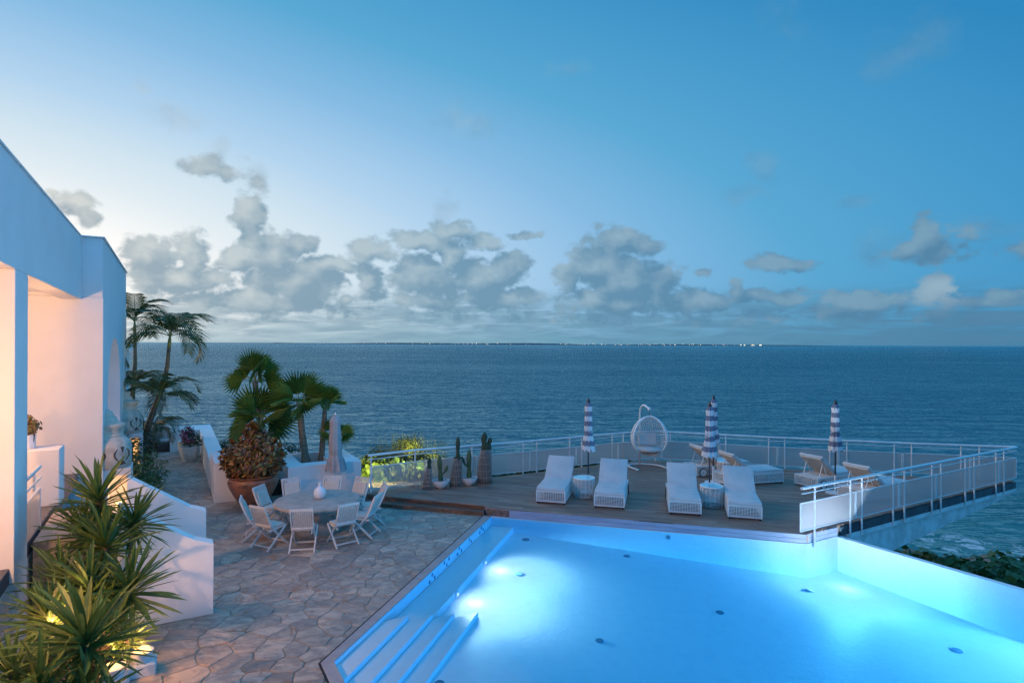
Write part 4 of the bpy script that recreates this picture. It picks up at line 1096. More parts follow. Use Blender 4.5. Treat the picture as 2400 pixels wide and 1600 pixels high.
def ringleaves(n, seed, els=(62, 30, 5), pet=.42, az0=0):
    rr = random.Random(seed); L = []
    for k in range(n):
        e = els[k % len(els)]+rr.uniform(-8, 8); L.append((az0+k*137.5+rr.uniform(-12, 12), e, pet*rr.uniform(.8, 1.1), 1.))
    return L
fan_palm('tallest fan palm rising behind the croton bush', (-7.75, 18.6, .3), atY(597, 893, 18.6), ringleaves(13, 1, (72, 48, 26, 8), .40), .72, 11, .10)
fan_palm('lower fan palm spreading wide over the croton bush', (-7.45, 18.45, .3), atY(608, 992, 18.3), ringleaves(14, 2, (70, 44, 22, 4), .50, 40), .88, 12, .10)
fan_palm('leaning fan palm on a stout trunk in the middle of the planter', (-6.28, 18.1, .6), atY(703, 948, 18.3), ringleaves(13, 3, (72, 46, 24, 6), .42, 80), .76, 13, .105, -.06)
fan_palm('slim fan palm with yellowing leaves just left of the parasol', (-5.95, 18.4, .6), atY(762, 955, 18.6), ringleaves(11, 4, (66, 40, 16), .34, 10), .56, 14, .085)
fan_palm('smallest fan palm half hidden behind the beige parasol', (-5.42, 18.5, .6), atY(786, 1020, 18.7), ringleaves(9, 5, (60, 32, 10), .28, 200), .46, 15, .07)
# ---- feather palms near the house
def frond_mb(L, arch, seed, nl=24, ll=.62):
    rr = random.Random(seed); m_ = MB(); pts = []
    for i in range(13):
        u = i/12; th_ = arch*1.75*u**1.35; x = (pts[-1].x if pts else 0)+(L/12*math.cos(th_) if pts else 0); z = (pts[-1].z if pts else 0)-(L/12*math.sin(th_) if pts else 0); pts.append(Vector((x, 0, z)))
    m_.cur = 1; m_.tube(pts, [.014*(1-.8*i/12)+.002 for i in range(13)], 5); m_.cur = 0
    for i in range(nl):
        u = .14+.86*i/(nl-1); k = min(int(u*12), 11); f = u*12-k; p = pts[k].lerp(pts[k+1], f); t = (pts[k+1]-pts[k]).normalized()
        l_ = ll*L/1.6*(1-.55*abs(2*u-.9)**1.6)*rr.uniform(.85, 1.1)
        for sg in (-1, 1):
            d = (Vector((0, sg, 0))*.75+t*.60+Vector((0, 0, -.05))).normalized(); w_ = t*.026
            q1 = p+d*l_*.55; q2_ = p+d*l_*.90+Vector((-.10*l_, 0, -.45*l_))
            m_.add([p-w_*.6, p+w_*.6, q1+w_, q1-w_, q2_], [(0, 1, 2, 3), (3, 2, 4)])
    return m_
FR = [None]*5
def feather_palm(label, path, L, leaves, seed, r0=.09, shaft=True):
    rr = random.Random(seed); base = path[0]; root = thing('feather_palm', label, 'palm', base, 0, 'feather palms beside the house')
    lp = [Vector(p)-Vector(base) for p in path]
    rad = [r0*(1.15-.55*i/(len(lp)-1)) for i in range(len(lp))]
    MB().tube(lp, rad, 9).build('trunk', M['bark_pale'], root, smooth=True)
    top = lp[-1]; up = (lp[-1]-lp[-2]).normalized()
    MB().tube([top, top+up*.25, top+up*.5], [r0*.62, r0*.6, r0*.25], 8).build('crown_shaft', M['petiole'], root, smooth=True)
    c = top+up*.42
    for (az_, el_, sc_) in leaves:
        j = rr.randrange(5)
        if FR[j] is None: FR[j] = frond_mb(1.6, (.9, 1.3, 1.5, 1.1, 1.4)[j], j).build('frond', [M['frond_leaf'], M['petiole']], root); o = FR[j]
        else: o = FR[j].copy(); COL.objects.link(o); o.parent = root
        d = Vector((math.sin(R(az_))*math.cos(R(el_)), math.cos(R(az_))*math.cos(R(el_)), math.sin(R(el_))))
        o.location = c; o.rotation_euler = dirrot(d, rr.uniform(-.3, .3)); s_ = L/1.6*sc_; o.scale = (s_, s_, s_)
    return root
def fl(n, seed, els, az0=0):
    rr = random.Random(seed); return [(az0+k*137.5+rr.uniform(-14, 14), els[k % len(els)]+rr.uniform(-6, 6), rr.uniform(.85, 1.08)) for k in range(n)]
pt = lambda px, py, Y: atY(px, py, Y)
feather_palm('tall feather palm standing against the corner of the house', [pt(306, 1040, 23), pt(312, 900, 23), pt(317, 850, 23), pt(316, 780, 23)], 1.75, fl(8, 3, (80, 60, 40), 30), 21, .09)
feather_palm('leaning feather palm with the highest arching crown over the sea', [pt(322, 1090, 21), pt(345, 1000, 21), pt(378, 915, 21), pt(392, 860, 21), pt(396, 815, 21)], 2.0, fl(10, 4, (78, 62, 44, 26), 0), 22, .10)
feather_palm('shorter feather palm with a low golden crown', [pt(328, 1085, 20.6), pt(345, 1020, 20.6), pt(366, 955, 20.6)], 1.65, fl(9, 5, (74, 54, 34), 60), 23, .07)
feather_palm('small feather palm clump behind the lanterns', [pt(300, 1060, 22), pt(306, 985, 22), pt(312, 930, 22)], 1.4, fl(10, 6, (68, 50, 30), 90), 24, .06)
feather_palm('young feather palm low beside the walkway', [pt(345, 1090, 22), pt(352, 1050, 22), pt(357, 1030, 22)], 1.25, fl(10, 7, (65, 45, 25), 10), 25, .05)
shrub('bushy_shrub', 'dark green shrub at the edge of the walkway below the lanterns', 'shrub', W(-1.45, 21.2, 0), [(0, 0, .6, .42, .8, .7), (.2, -1.3, .45, .45, .8, .55), (-.55, 1.4, .7, .5, .9, .8), (-1.0, 2.6, .8, .5, .9, .9)], 2400, .14, 'oval', 'dark_leaf', 31)
shrub('bushy_shrub', 'lighter narrow-leaved clump against the arch sill', 'shrub', W(-.85, 19.6, 0), [(0, 0, .5, .45, .8, .6), (-.2, -1.0, .4, .4, .8, .55), (-.3, 1.0, .6, .4, .8, .7)], 900, .34, 'blade', 'yucca_leaf', 32, up=1.0)
# ---- croton in terracotta pot
potc = (-7.03, 16.05, 0)
tp = thing('terracotta_pot', 'huge glazed terracotta pot standing on the patio by the white wall', 'pot', potc)
MB().lathe([(.27, 0), (.30, .02), (.38, .16), (.50, .38), (.60, .58), (.645, .72), (.64, .80), (.60, .85), (.63, .875), (.66, .90), (.64, .92), (.58, .91), (.57, .80), (.0001, .78)], 48).build('bowl', M['terracotta'], tp, smooth=R(50))
MB().lathe([(.0001, .785), (.568, .79)], 24).build('soil', M['soil'], tp)
cr = thing('croton_bush', 'rusty red and yellow croton bush filling the big terracotta pot', 'bush', (potc[0], potc[1], .80))
ells = [(0, 0, .42, .78, .72, .46), (-.32, -.1, .60, .48, .5, .45), (.30, -.05, .62, .52, .5, .45), (.05, .05, .95, .42, .42, .42), (-.02, 0, 1.22, .22, .22, .25)]
rg = random.Random(77)
lm = MB().add([(0, 0, 0), (.28, -.20, .04), (.62, -.24, .03), (1, 0, -.08), (.62, .24, .03), (.28, .20, .04), (.5, 0, -.02)], [(0, 1, 6), (1, 2, 6), (2, 3, 6), (3, 4, 6), (4, 5, 6), (5, 0, 6)])
lead = None
def on_ell():
    e = rg.choice(ells[:3]+ells); 
    while True:
        d = Vector((rg.gauss(0, 1), rg.gauss(0, 1)-.25, rg.gauss(0, 1))).normalized()
        p = Vector((e[0]+d.x*e[3], e[1]+d.y*e[4], e[2]+d.z*e[5]))
        if p.z > .0 and all((((p.x-q_[0])/q_[3])**2+((p.y-q_[1])/q_[4])**2+((p.z-q_[2])/q_[5])**2) > .93 for q_ in ells if q_ is not e): return p, d
cnt = 0
while cnt < 292:
    p, d = on_ell()
    if d.y > .35: continue
    for k in range(4):          # little whorls
        dd_ = (d+Vector((rg.uniform(-1, 1), rg.uniform(-1, 1), rg.uniform(-.5, 1)))*.75).normalized()
        if lead is None: lead = lm.build('leaf', M['croton_leaf'], cr, smooth=True); o = lead
        else: o = lead.copy(); COL.objects.link(o)
        s_ = rg.uniform(.13, .20); o.scale = (s_, s_, s_); o.location = p-d*.05; o.rotation_euler = dirrot(dd_, rg.uniform(-.7, .7)); cnt += 1
leaf_cloud(3200, ells, .14, 'oval', 5, shell=.30).build('foliage', M['croton_leaf'], cr, kind='stuff')
MB().tube([(0, 0, 0), (.02, 0, .4), (0, .02, .9)], [.04, .03, .015], 6).build('stem', M['bark'], cr)
# ---- flower pots on the walkway
def ribpot(loc, r, h, lab):
    t = thing('flower_pot', lab, 'pot', loc, 0, 'ribbed pale flower pots')
    prof = [(r*.62, 0), (r*.70, h*.04), (r*.88, h*.3), (r*.98, h*.6), (r*.99, h*.85), (r*1.04, h*.93), (r*1.04, h), (r*.93, h*.99), (r*.9, h*.88), (.0001, h*.86)]
    pr = []
    for (a, z), (c, z2) in zip(prof[:5], prof[1:6]):
        for k in range(4): u = k/4; pr.append((a+(c-a)*u+.006*(k % 2), z+(z2-z)*u))
    pr += prof[5:]
    MB().lathe(pr, 32).build('bowl', M['pot_white'], t, smooth=R(40)); return t
ribpot((-12.22, 22.35, 0), .31, .56, 'ribbed pale pot of pink flowers standing in front on the walkway')
shrub('flowering_plant', 'pink bougainvillea growing in the front ribbed pot', 'plant', (-12.22, 22.35, .48), [(0, 0, .35, .30, .3, .32), (-.05, 0, .62, .22, .22, .25), (.25, .1, .3, .25, .2, .25)], 520, .09, 'oval', 'grape_leaf', 41)
fp_ = leaf_cloud(170, [(-.02, -.04, .45, .30, .3, .34), (-.1, 0, .72, .2, .2, .2)], .075, 'round', 42); fo_ = fp_.build('blossoms', M['flower_pink'], bpy.data.objects['flowering_plant'], kind='stuff')
ribpot((-12.75, 23.25, 0), .37, .62, 'larger ribbed pot half hidden behind the pink flowers')
# ---- pot plant on the pier
p = W(-2.30, 13.80, 2.53)
t = thing('flower_pot', 'small white cylinder pot on top of the loggia pier', 'pot', p)
MB().lathe([(.115, 0), (.125, .01), (.135, .26), (.12, .26), (.115, .22), (.0001, .21)], 28).build('bowl', M['vase_white'], t, smooth=R(40))
shrub('potted_succulent', 'brownish succulent growing in the small white pot on the pier', 'plant', (p[0], p[1], p[2]+.22), [(0, 0, .16, .16, .16, .14), (-.08, 0, .24, .12, .12, .12), (.12, 0, .20, .12, .12, .14), (.02, 0, .34, .07, .07, .12)], 260, .09, 'oval', 'succulent_leaf', 43, stems=3)
# ------------------------------------------------------------------ dining table and chairs
tc_ = (-4.66, 14.15)
tb = thing('round_table', 'round pale concrete dining table on a thick pedestal', 'table', (*tc_, 0))
MB().lathe([(.0001, .655), (.93, .66), (.985, .68), (.99, .71), (.975, .74), (.94, .75), (.0001, .752)], 64).build('table_top', M['concrete'], tb, smooth=R(40))
MB().lathe([(.56, 0), (.57, .02), (.56, .12), (.50, .20), (.34, .28), (.22, .36), (.19, .44), (.20, .52), (.27, .60), (.32, .654)], 48).build('pedestal', M['concrete'], tb, smooth=R(50))
vz = thing('vase', 'round white ceramic vase with narrow neck on the table', 'vase', (tc_[0]+.05, tc_[1]+.02, .753))
MB().lathe([(.06, 0), (.10, .01), (.138, .08), (.145, .14), (.13, .20), (.09, .255), (.045, .285), (.033, .30), (.030, .35), (.045, .385), (.035, .385), (.022, .35), (.0001, .34)], 36).build('body', M['vase_white'], vz, smooth=True)
def chair():
    t = thing('dining_chair', '', 'chair', (0, 0, 0), 0, 'folding chairs round the dining table')
    cp = M['chair_paint']; w = .225
    curve = [(-.34, .93), (-.29, .80), (-.235, .66), (-.165, .52), (-.08, .40), (.06, .24), (.31, 0)]
    for s in (-1, 1):
        m_ = MB()
        for (y0, z0), (y1, z1) in zip(curve, curve[1:]): m_.beam((s*w, y0, z0), (s*w, y1, z1), .028, .042)
        m_.build('leg', cp, t)
        m_ = MB(); m_.beam((s*(w+.03), .22, .45), (s*(w+.03), -.30, 0), .026, .040); m_.build('leg', cp, t)
        MB().beam((s*(w-.03), .24, .435), (s*(w-.03), -.20, .40), .025, .045).build('seat_rail', cp, t)
    MB().beam((-w-.03, -.225, .065), (w+.03, -.225, .065), .022, .03).build('stretcher', cp, t)
    MB().beam((-w, .23, .075), (w, .23, .075), .022, .03).build('stretcher', cp, t)
    MB().beam((-w-.012, -.342, .935), (w+.012, -.342, .935), .03, .05).build('top_rail', cp, t)
    MB().beam((-w, -.18, .505), (w, -.18, .505), .025, .04).build('back_rail', cp, t)
    sl = None
    for k in range(9):
        x = -w+.045+k*(2*w-.09)/8; m_ = MB(); cv = [(-.335, .915), (-.29, .80), (-.235, .66), (-.18, .52)]
        for (y0, z0), (y1, z1) in zip(cv, cv[1:]): m_.beam((x, y0, z0), (x, y1, z1), .024, .012)
        m_.build('slat', cp, t)
    m_ = MB()
    for k in range(4): y = -.14+k*.10; m_.box(-w+.03, w-.03, y, y+.08, .435, .447)
    m_.build('seat', cp, t)
    MB().box(-w+.015, w-.015, -.17, .25, .449, .489).build('seat_cushion', M['cushion_cream'], t, bevel=.014)
    m_ = MB(); m_.prism([(-w+.03, 0), (w-.03, 0), (w-.03, .035), (-w+.03, .035)], 0, .37)
    o = m_.build('back_cushion', M['cushion_cream'], t, bevel=.014); o.location = (0, -.155, .50); o.rotation_euler = (R(22), 0, 0)
    return t
chlab = ['dining chair nearest the camera, its slatted back square to the view', 'dining chair right of the nearest one, turned toward the patio stones', 'dining chair at the right side of the table, second from the timber steps', 'dining chair at the back right by the timber steps', 'dining chair against the planter wall, right of the vase', 'dining chair against the planter wall directly behind the vase', 'dining chair at the back left beside the terracotta pot', 'dining chair at the left side in front of the terracotta pot', 'outermost dining chair on the left, seen side-on', 'dining chair left of the nearest one with a shadowed seat']
ch0 = chair()
for k in range(10):
    c = ch0 if k == 0 else copy_tree(ch0)
    ang_ = R(-84+36*k+(0, 1, -3, 2, 1, -2, 1, -2, 2, -1)[k]); rad_ = 1.28+(.03, .0, -.02, .02, -.06, -.10, .05, .0, .06, .04)[k]
    c.location = (tc_[0]+rad_*math.cos(ang_), tc_[1]+rad_*math.sin(ang_), .006)
    c.rotation_euler = (0, 0, ang_+math.pi/2+R((4, -3, 5, -4, 2, -3, -6, 3, -5, 6)[k])); c['label'] = chlab[k]
# ------------------------------------------------------------------ parasols
def canopy(z0, z1, r, bands, mats_, n=48, pleats=8, seed=0, tie=None):
    rr = random.Random(seed); m_ = MB(); rows = 40; ph = [rr.uniform(0, 6.28) for _ in range(4)]
    vs = []
    for i in range(rows+1):
        u = i/rows; z = z1-(z1-z0)*u
        if u < .10: rad = r*(.18+.50*(u/.10)**.8)
        elif u < .16: rad = r*(.68+.02*math.sin(u*80))
        else:
            rad = r*(.62+.18*math.sin((u-.16)*1.9))
        if tie and abs(u-tie) < .09: rad *= .80+.20*abs(u-tie)/.09
        if u > .66: rad *= 1+1.5*(u-.66)
        for k in range(n):
            t = 2*math.pi*k/n
            am = .20+.12*u
            w_ = 1+am*(.5*math.sin(pleats*t+ph[0]+.6*math.sin(3*u))+.5*math.sin((pleats*2+1)*t+ph[1]+2*u))
            zz = z+(.010*math.sin(pleats*t+ph[2]) if i > 3 else 0)*(1+(u > .95)*2.5)
            vs.append((rad*w_*math.cos(t), rad*w_*math.sin(t), zz))
    for i in range(rows):
        for k in range(n):
            m_.f.append((i*n+k, (i+1)*n+k, (i+1)*n+(k+1) % n, i*n+(k+1) % n))
            m_.mi.append(int((i/rows+.0)*bands) % 2 if bands else 0)
    m_.v = [tuple(v) for v in vs]; return m_
def striped(x, y, lab, rz, seed, ztop=2.68):
    t = thing('striped_parasol', lab, 'parasol', (x, y, ZD), rz, 'closed striped parasols on the deck')
    MB().tube([(0, 0, .03), (0, 0, ztop-.02)], .022, 10).build('pole', M['pole_blue'], t, smooth=R(50))
    MB().lathe([(.26, 0), (.26, .03), (.05, .045), (.045, .05)], 32).build('base', M['white_paint'], t, smooth=R(30))
    MB().lathe([(.03, .05), (.03, .50), (.024, .52)], 14).build('base_tube', M['white_paint'], t, smooth=R(30))
    canopy(1.22, ztop-.06, .142, 10, None, seed=seed, tie=.62).build('canopy', [M['canvas_grey'], M['canvas_white']], t, smooth=True)
    MB().lathe([(.055, ztop-.09), (.05, ztop-.05), (.03, ztop-.02), (.028, ztop+.02), (.0001, ztop+.035)], 14).build('finial', M['metal_dark'], t, smooth=R(40))
    m_ = MB(); m_.tube([(.125*math.cos(a), .125*math.sin(a), 1.77+.03*math.sin(a*2)) for a in np.linspace(0, 2*math.pi, 21)[:-1]], .008, 5, closed=True); m_.build('tie_cord', M['canvas_white'], t)
striped(2.21, 16.95, 'closed blue and white striped parasol by the leftmost pair of loungers', 0, 1)
striped(5.40, 16.05, 'front striped parasol of the overlapping pair, behind the side table', 1.0, 2)
striped(6.24, 18.20, 'rear striped parasol of the overlapping pair, between the reclined loungers', 2.2, 3)
striped(9.36, 17.02, 'rightmost striped parasol rising beside the near balustrade', .6, 4, 2.66)
t = thing('beige_parasol', 'closed beige parasol on a white pole behind the dining table', 'parasol', (-5.07, 16.93, 0))
MB().tube([(0, 0, .03), (0, 0, 2.46)], .020, 10).build('pole', M['white_paint'], t, smooth=R(50))
MB().lathe([(.22, 0), (.22, .04), (.05, .06)], 28).build('base', M['concrete'], t, smooth=R(30))
canopy(.84, 2.42, .21, 0, None, seed=9, tie=.72, pleats=9).build('canopy', M['canvas_beige'], t, smooth=True)
MB().lathe([(.02, 2.42), (.028, 2.45), (.0001, 2.52)], 12).build('finial', M['white_paint'], t, smooth=True)
# ------------------------------------------------------------------ loungers
def weave(m_, p, ux, uz, w, h, nx, nz, r=.0055, n3=None):
    p, ux, uz = Vector(p), Vector(ux), Vector(uz)
    for k in range(nz+1):
        a = p+uz*(h*k/nz); m_.beam(a, a+ux*w, r*2.2, r*2)
    for k in range(nx+1):
        a = p+ux*(w*k/nx); m_.beam(a, a+uz*h, r*2.4, r*1.6)
def lounger():
    t = thing('sun_lounger', '', 'sun lounger', (0, 0, 0), 0, 'white wicker sun loungers on the deck')
    w, L, z0, z1 = .38, 1.95, .07, .33
    wk = M['wicker']
    def panel(p, ux, ln, nx): m_ = MB(); weave(m_, p, ux, (0, 0, 1), ln, z1-z0, nx, 8); return m_.build('wicker_panel', wk, t)
    panel((-w, 0, z0), (1, 0, 0), 2*w, 12); panel((-w, L, z0), (1, 0, 0), 2*w, 12)
    panel((-w, 0, z0), (0, 1, 0), L, 26); panel((w, 0, z0), (0, 1, 0), L, 26)
    m_ = MB()
    for (x, y) in ((-w, 0), (w, 0), (-w, L), (w, L)): m_.beam((x, y, z0-.02), (x, y, z1+.005), .032)
    for z in (z0, z1):
        m_.beam((-w, 0, z), (w, 0, z), .03); m_.beam((-w, L, z), (w, L, z), .03); m_.beam((-w, 0, z), (-w, L, z), .03); m_.beam((w, 0, z), (w, L, z), .03)
    m_.build('frame', wk, t)
    m_ = MB(); weave(m_, (-w, .02, z1), (1, 0, 0), (0, 1, 0), 2*w, L-.04, 10, 30); m_.build('seat_mesh', wk, t)
    f = None
    for (x, y) in ((-w+.03, .03), (w-.03, .03)):
        MB().box(x-.02, x+.02, y-.02, y+.02, 0, z0-.018).build('foot', M['metal_dark'], t)
    for s in (-1, 1):
        o = MB().tube([(s*(w+.03)+.13*0, 1.72+.13*math.cos(a), .14+.13*math.sin(a)) for a in np.linspace(0, 2*math.pi, 25)[:-1]], .014, 6, closed=True).build('wheel', M['metal_dark'], t, smooth=True)
        MB().tube([(s*(w+.022), 1.72, .14), (s*(w+.038), 1.72, .14)], .118, 24).build('hub', M['white_paint'], o)
        MB().tube([(s*(w+.038), 1.72, .14), (s*(w+.046), 1.72, .14)], .012, 8).build('axle_cap', M['metal_dark'], o)
    a = R(39); by, bz = 1.10, z1+.012; BL_ = .86
    e = Vector((0, math.cos(a), math.sin(a)))
    m_ = MB()
    for s in (-1, 1): m_.beam((s*.34, by, bz), Vector((s*.34, by, bz))+e*BL_, .03, .03)
    m_.beam(Vector((-.34, by, bz))+e*BL_, Vector((.34, by, bz))+e*BL_, .03, .03)
    for s in (-1, 1): m_.beam(Vector((s*.27, by, bz))+e*.62, (s*.27, by+.62, z1+.01), .02, .02); m_.beam(Vector((s*.27, by, bz))+e*.62, (s*.27, by+.30, z1+.01), .016, .016)
    m_.beam((-.27, by+.62, z1+.012), (.27, by+.62, z1+.012), .02, .02)
    m_.build('back_frame', M['white_paint'], t)
    m_ = MB(); n = 10
    prof = [(-.03, z1+.018), (-.035, z1+.085), (.01, z1+.115), (by-.05, z1+.112), (by+.015, z1+.125)]
    up = [Vector((0, by+.0, z1+.13))+e*(BL_*k/6) for k in range(1, 7)]
    top = [(y, z) for y, z in prof[1:]]+[(v.y-math.sin(a)*.0, v.z+.005+.02) for v in up]
    nn = Vector((0, -math.sin(a), math.cos(a)))
    endt = Vector((0, by, z1+.02))+e*(BL_+.02)+nn*.095; endb = Vector((0, by, z1+.02))+e*(BL_+.03)+nn*.012
    ptop = [(-.03, z1+.05), (-.01, z1+.10), (.04, z1+.115), (by-.10, z1+.112), (by-.02, z1+.125)]+[((Vector((0, by, z1+.02))+e*d+nn*.10).y, (Vector((0, by, z1+.02))+e*d+nn*.10).z) for d in (.15, .45, .75, .84)]+[(endt.y, endt.z)]
    pbot = [(-.025, z1+.02), (0, z1+.016), (.04, z1+.016), (by-.10, z1+.016), (by-.02, z1+.018)]+[((Vector((0, by, z1+.02))+e*d+nn*.012).y, (Vector((0, by, z1+.02))+e*d+nn*.012).z) for d in (.15, .45, .75, .84)]+[(endb.y, endb.z)]
    vs = []; fs = []; xs = [-.385, -.36, -.12, .12, .36, .385]; k = len(ptop)
    for j, x in enumerate(xs):
        edge_ = .014 if j in (0, 5) else 0
        for (y, z) in ptop: vs.append((x, y, z-edge_-.006*(j in (2, 3))))
        for (y, z) in pbot: vs.append((x, y, z))
    for j in range(5):
        o_ = j*2*k; o2 = (j+1)*2*k
        for i in range(k-1):
            fs.append((o_+i, o2+i, o2+i+1, o_+i+1)); fs.append((o_+k+i, o_+k+i+1, o2+k+i+1, o2+k+i))
        fs.append((o_, o_+k, o2+k, o2)); fs.append((o_+k-1, o2+k-1, o2+2*k-1, o_+2*k-1))
    for o_, fl_ in ((0, 1), (5*2*k, 0)):
        for i in range(k-1):
            f_ = (o_+i, o_+i+1, o_+k+i+1, o_+k+i); fs.append(f_ if fl_ else f_[::-1])
    m_.add(vs, fs).build('cushion', M['cushion_fabric'], t, smooth=R(35))
    m_ = MB(); p0 = Vector((0, by+.02, z1+.008)); m_.add([(-.33, *(p0-nn*.006)[1:]), (.33, *(p0-nn*.006)[1:]), (.33, *(p0+e*BL_-nn*.006)[1:]), (-.33, *(p0+e*BL_-nn*.006)[1:]), (-.33, *(p0+nn*.006)[1:]), (.33, *(p0+nn*.006)[1:]), (.33, *(p0+e*BL_+nn*.006)[1:]), (-.33, *(p0+e*BL_+nn*.006)[1:])], [(0, 3, 2, 1), (4, 5, 6, 7), (0, 1, 5, 4), (1, 2, 6, 5), (2, 3, 7, 6), (3, 0, 4, 7)])
    m_.build('sling', M['cushion_cream'], t)
    return t
lz = lounger()
spots = [((1.05, 15.70), -14.5, 'leftmost sun lounger, left of the first side table'), ((2.54, 15.28), -14.0, 'second sun lounger from the left, right of the first side table'),
 ((4.35, 14.74), -12.5, 'sun lounger left of the middle side table facing the pool'), ((5.70, 14.36), -15.0, 'sun lounger right of the middle side table facing the pool'),
 ((7.75, 19.80), 104.5, 'farthest sun lounger by the sea railing with raised back turned to us'), ((8.29, 18.55), 104.5, 'side-on sun lounger behind the middle pair, showing its woven side'),
 ((10.60, 18.50), 115.5, 'sun lounger left of the rightmost parasol seen from behind'), ((11.14, 17.10), 115.5, 'sun lounger seen through the near frosted balustrade panels')]
for i, ((x, y), rz, lab) in enumerate(spots):
    c = lz if i == 0 else copy_tree(lz)
    c.location = (x, y, ZD+.003); c.rotation_euler = (0, 0, R(rz)); c['label'] = lab
# drum side tables
def drum():
    t = thing('side_table', '', 'side table', (0, 0, 0), 0, 'white wicker drum side tables'); r = .285; m_ = MB()
    for k in range(15):
        z = .02+k*.485/14; rr_ = r*(1+.035*math.sin(math.pi*z/.53)); m_.tube([(rr_*math.cos(a), rr_*math.sin(a), z) for a in np.linspace(0, 2*math.pi, 33)[:-1]], .0085, 5, closed=True)
    for k in range(16):
        a = 2*math.pi*k/16; m_.tube([(r*(1+.035*math.sin(math.pi*z/.53))*1.0*math.cos(a), r*(1+.035*math.sin(math.pi*z/.53))*math.sin(a), z) for z in (.01, .13, .27, .40, .51)], .008, 5)
    m_.build('wicker_drum', M['wicker'], t, smooth=True)
    MB().tube([(r*math.cos(a), r*math.sin(a), .525) for a in np.linspace(0, 2*math.pi, 41)[:-1]], .018, 8, closed=True).build('rim', M['wicker'], t, smooth=True)
    MB().lathe([(r-.012, .515), (r-.012, .532), (.0001, .533)], 40).build('glass_top', M['glass_top'], t)
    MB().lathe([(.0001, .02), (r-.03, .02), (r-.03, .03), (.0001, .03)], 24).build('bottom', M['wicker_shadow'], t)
    return t
d0 = drum()
for i, (x, y, lab) in enumerate(((2.04, 16.5, 'wicker drum side table between the two leftmost loungers'), (5.31, 15.62, 'wicker drum side table between the middle pair of loungers'), (6.90, 18.87, 'wicker drum side table between the two loungers seen from behind'))):
    c = d0 if i == 0 else copy_tree(d0); c.location = (x, y, ZD+.003); c['label'] = lab
# ------------------------------------------------------------------ hanging egg chair
eg = thing('egg_chair', 'white wicker hanging egg chair on a curved stand at the deck corner', 'hanging chair', (4.72, 20.15, ZD), R(-8))
wp_ = M['white_paint']; PX, PY = -.28, .62
def arc3(p, q, c, n=10):
    p, q, c = Vector(p), Vector(q), Vector(c); return [p*(1-u)**2+c*2*u*(1-u)+q*u*u for u in np.linspace(0, 1, n)]
MB().tube([(PX, PY, .04), (PX, PY, 1.75)]+arc3((PX, PY, 1.80), (-.02, .0, 2.06), (PX*1.0, PY*.6, 2.34), 12)[1:], .034, 10).build('pole', wp_, eg, smooth=True)
base = [Vector((-.40, -.42, .04))]+arc3((-.62, -.02, .04), (-.30, .62, .04), (-.86, .52, .04), 10)+arc3((-.2, .63, .04), (.45, .36, .04), (.22, .66, .04), 8)+[Vector((.75, -.36, .04))]
MB().tube(base, .036, 10).build('base', wp_, eg, smooth=True)
MB().lathe([(.03, 2.0), (.055, 2.02), (.055, 2.08), (.02, 2.12)], 14, (-.01, .0, 0)).build('cap', wp_, eg, smooth=True)
MB().tube([(-.01, 0, 1.80), (-.01, 0, 2.02)], .008, 6).build('chain', M['metal_dark'], eg)
ec = Vector((0, 0, 1.15)); ea, ebx, ebz = .66, .56, .66
def epoint(th, ph):     # th from top 0..pi ; ph around
    z = math.cos(th); r = math.sin(th)*(1-.12*z)
    return Vector((.62*r*math.sin(ph), .56*r*math.cos(ph), ebz*z))+ec
FRONT = math.pi; OPEN = 1.05
def inshell(ph, th): return abs(((ph-FRONT+math.pi) % (2*math.pi))-math.pi) > OPEN
m_ = MB()
for i in range(1, 26):
    th = math.pi*i/26; seg = []
    for k in range(49):
        ph = FRONT+OPEN+(2*math.pi-2*OPEN)*k/48; seg.append(epoint(th, ph))
    m_.tube(seg, .010, 4)
for k in range(0, 31):
    ph = FRONT+OPEN+(2*math.pi-2*OPEN)*k/30; m_.tube([epoint(math.pi*u, ph) for u in np.linspace(.02, .98, 22)], .010, 4)
m_.build('wicker_shell', M['wicker'], eg, smooth=True)
rim = [epoint(math.pi*u, FRONT+OPEN) for u in np.linspace(.02, .98, 26)]+[epoint(math.pi*u, FRONT-OPEN) for u in np.linspace(.98, .02, 26)]
MB().tube(rim, .030, 8, closed=True).build('rim', M['wicker'], eg, smooth=True)
MB().lathe([(.0001, .60), (.36, .61), (.43, .67), (.41, .74), (.0001, .76)], 30, (0, 0, 0)).build('seat_cushion', M['cushion_fabric'], eg, smooth=True)
o = MB().box(-.34, .30, -.06, .06, 0, .42).build('back_cushion', M['cushion_fabric'], eg, bevel=.055); o.location = (-.04, .17, .78); o.rotation_euler = (R(-16), 0, 0)
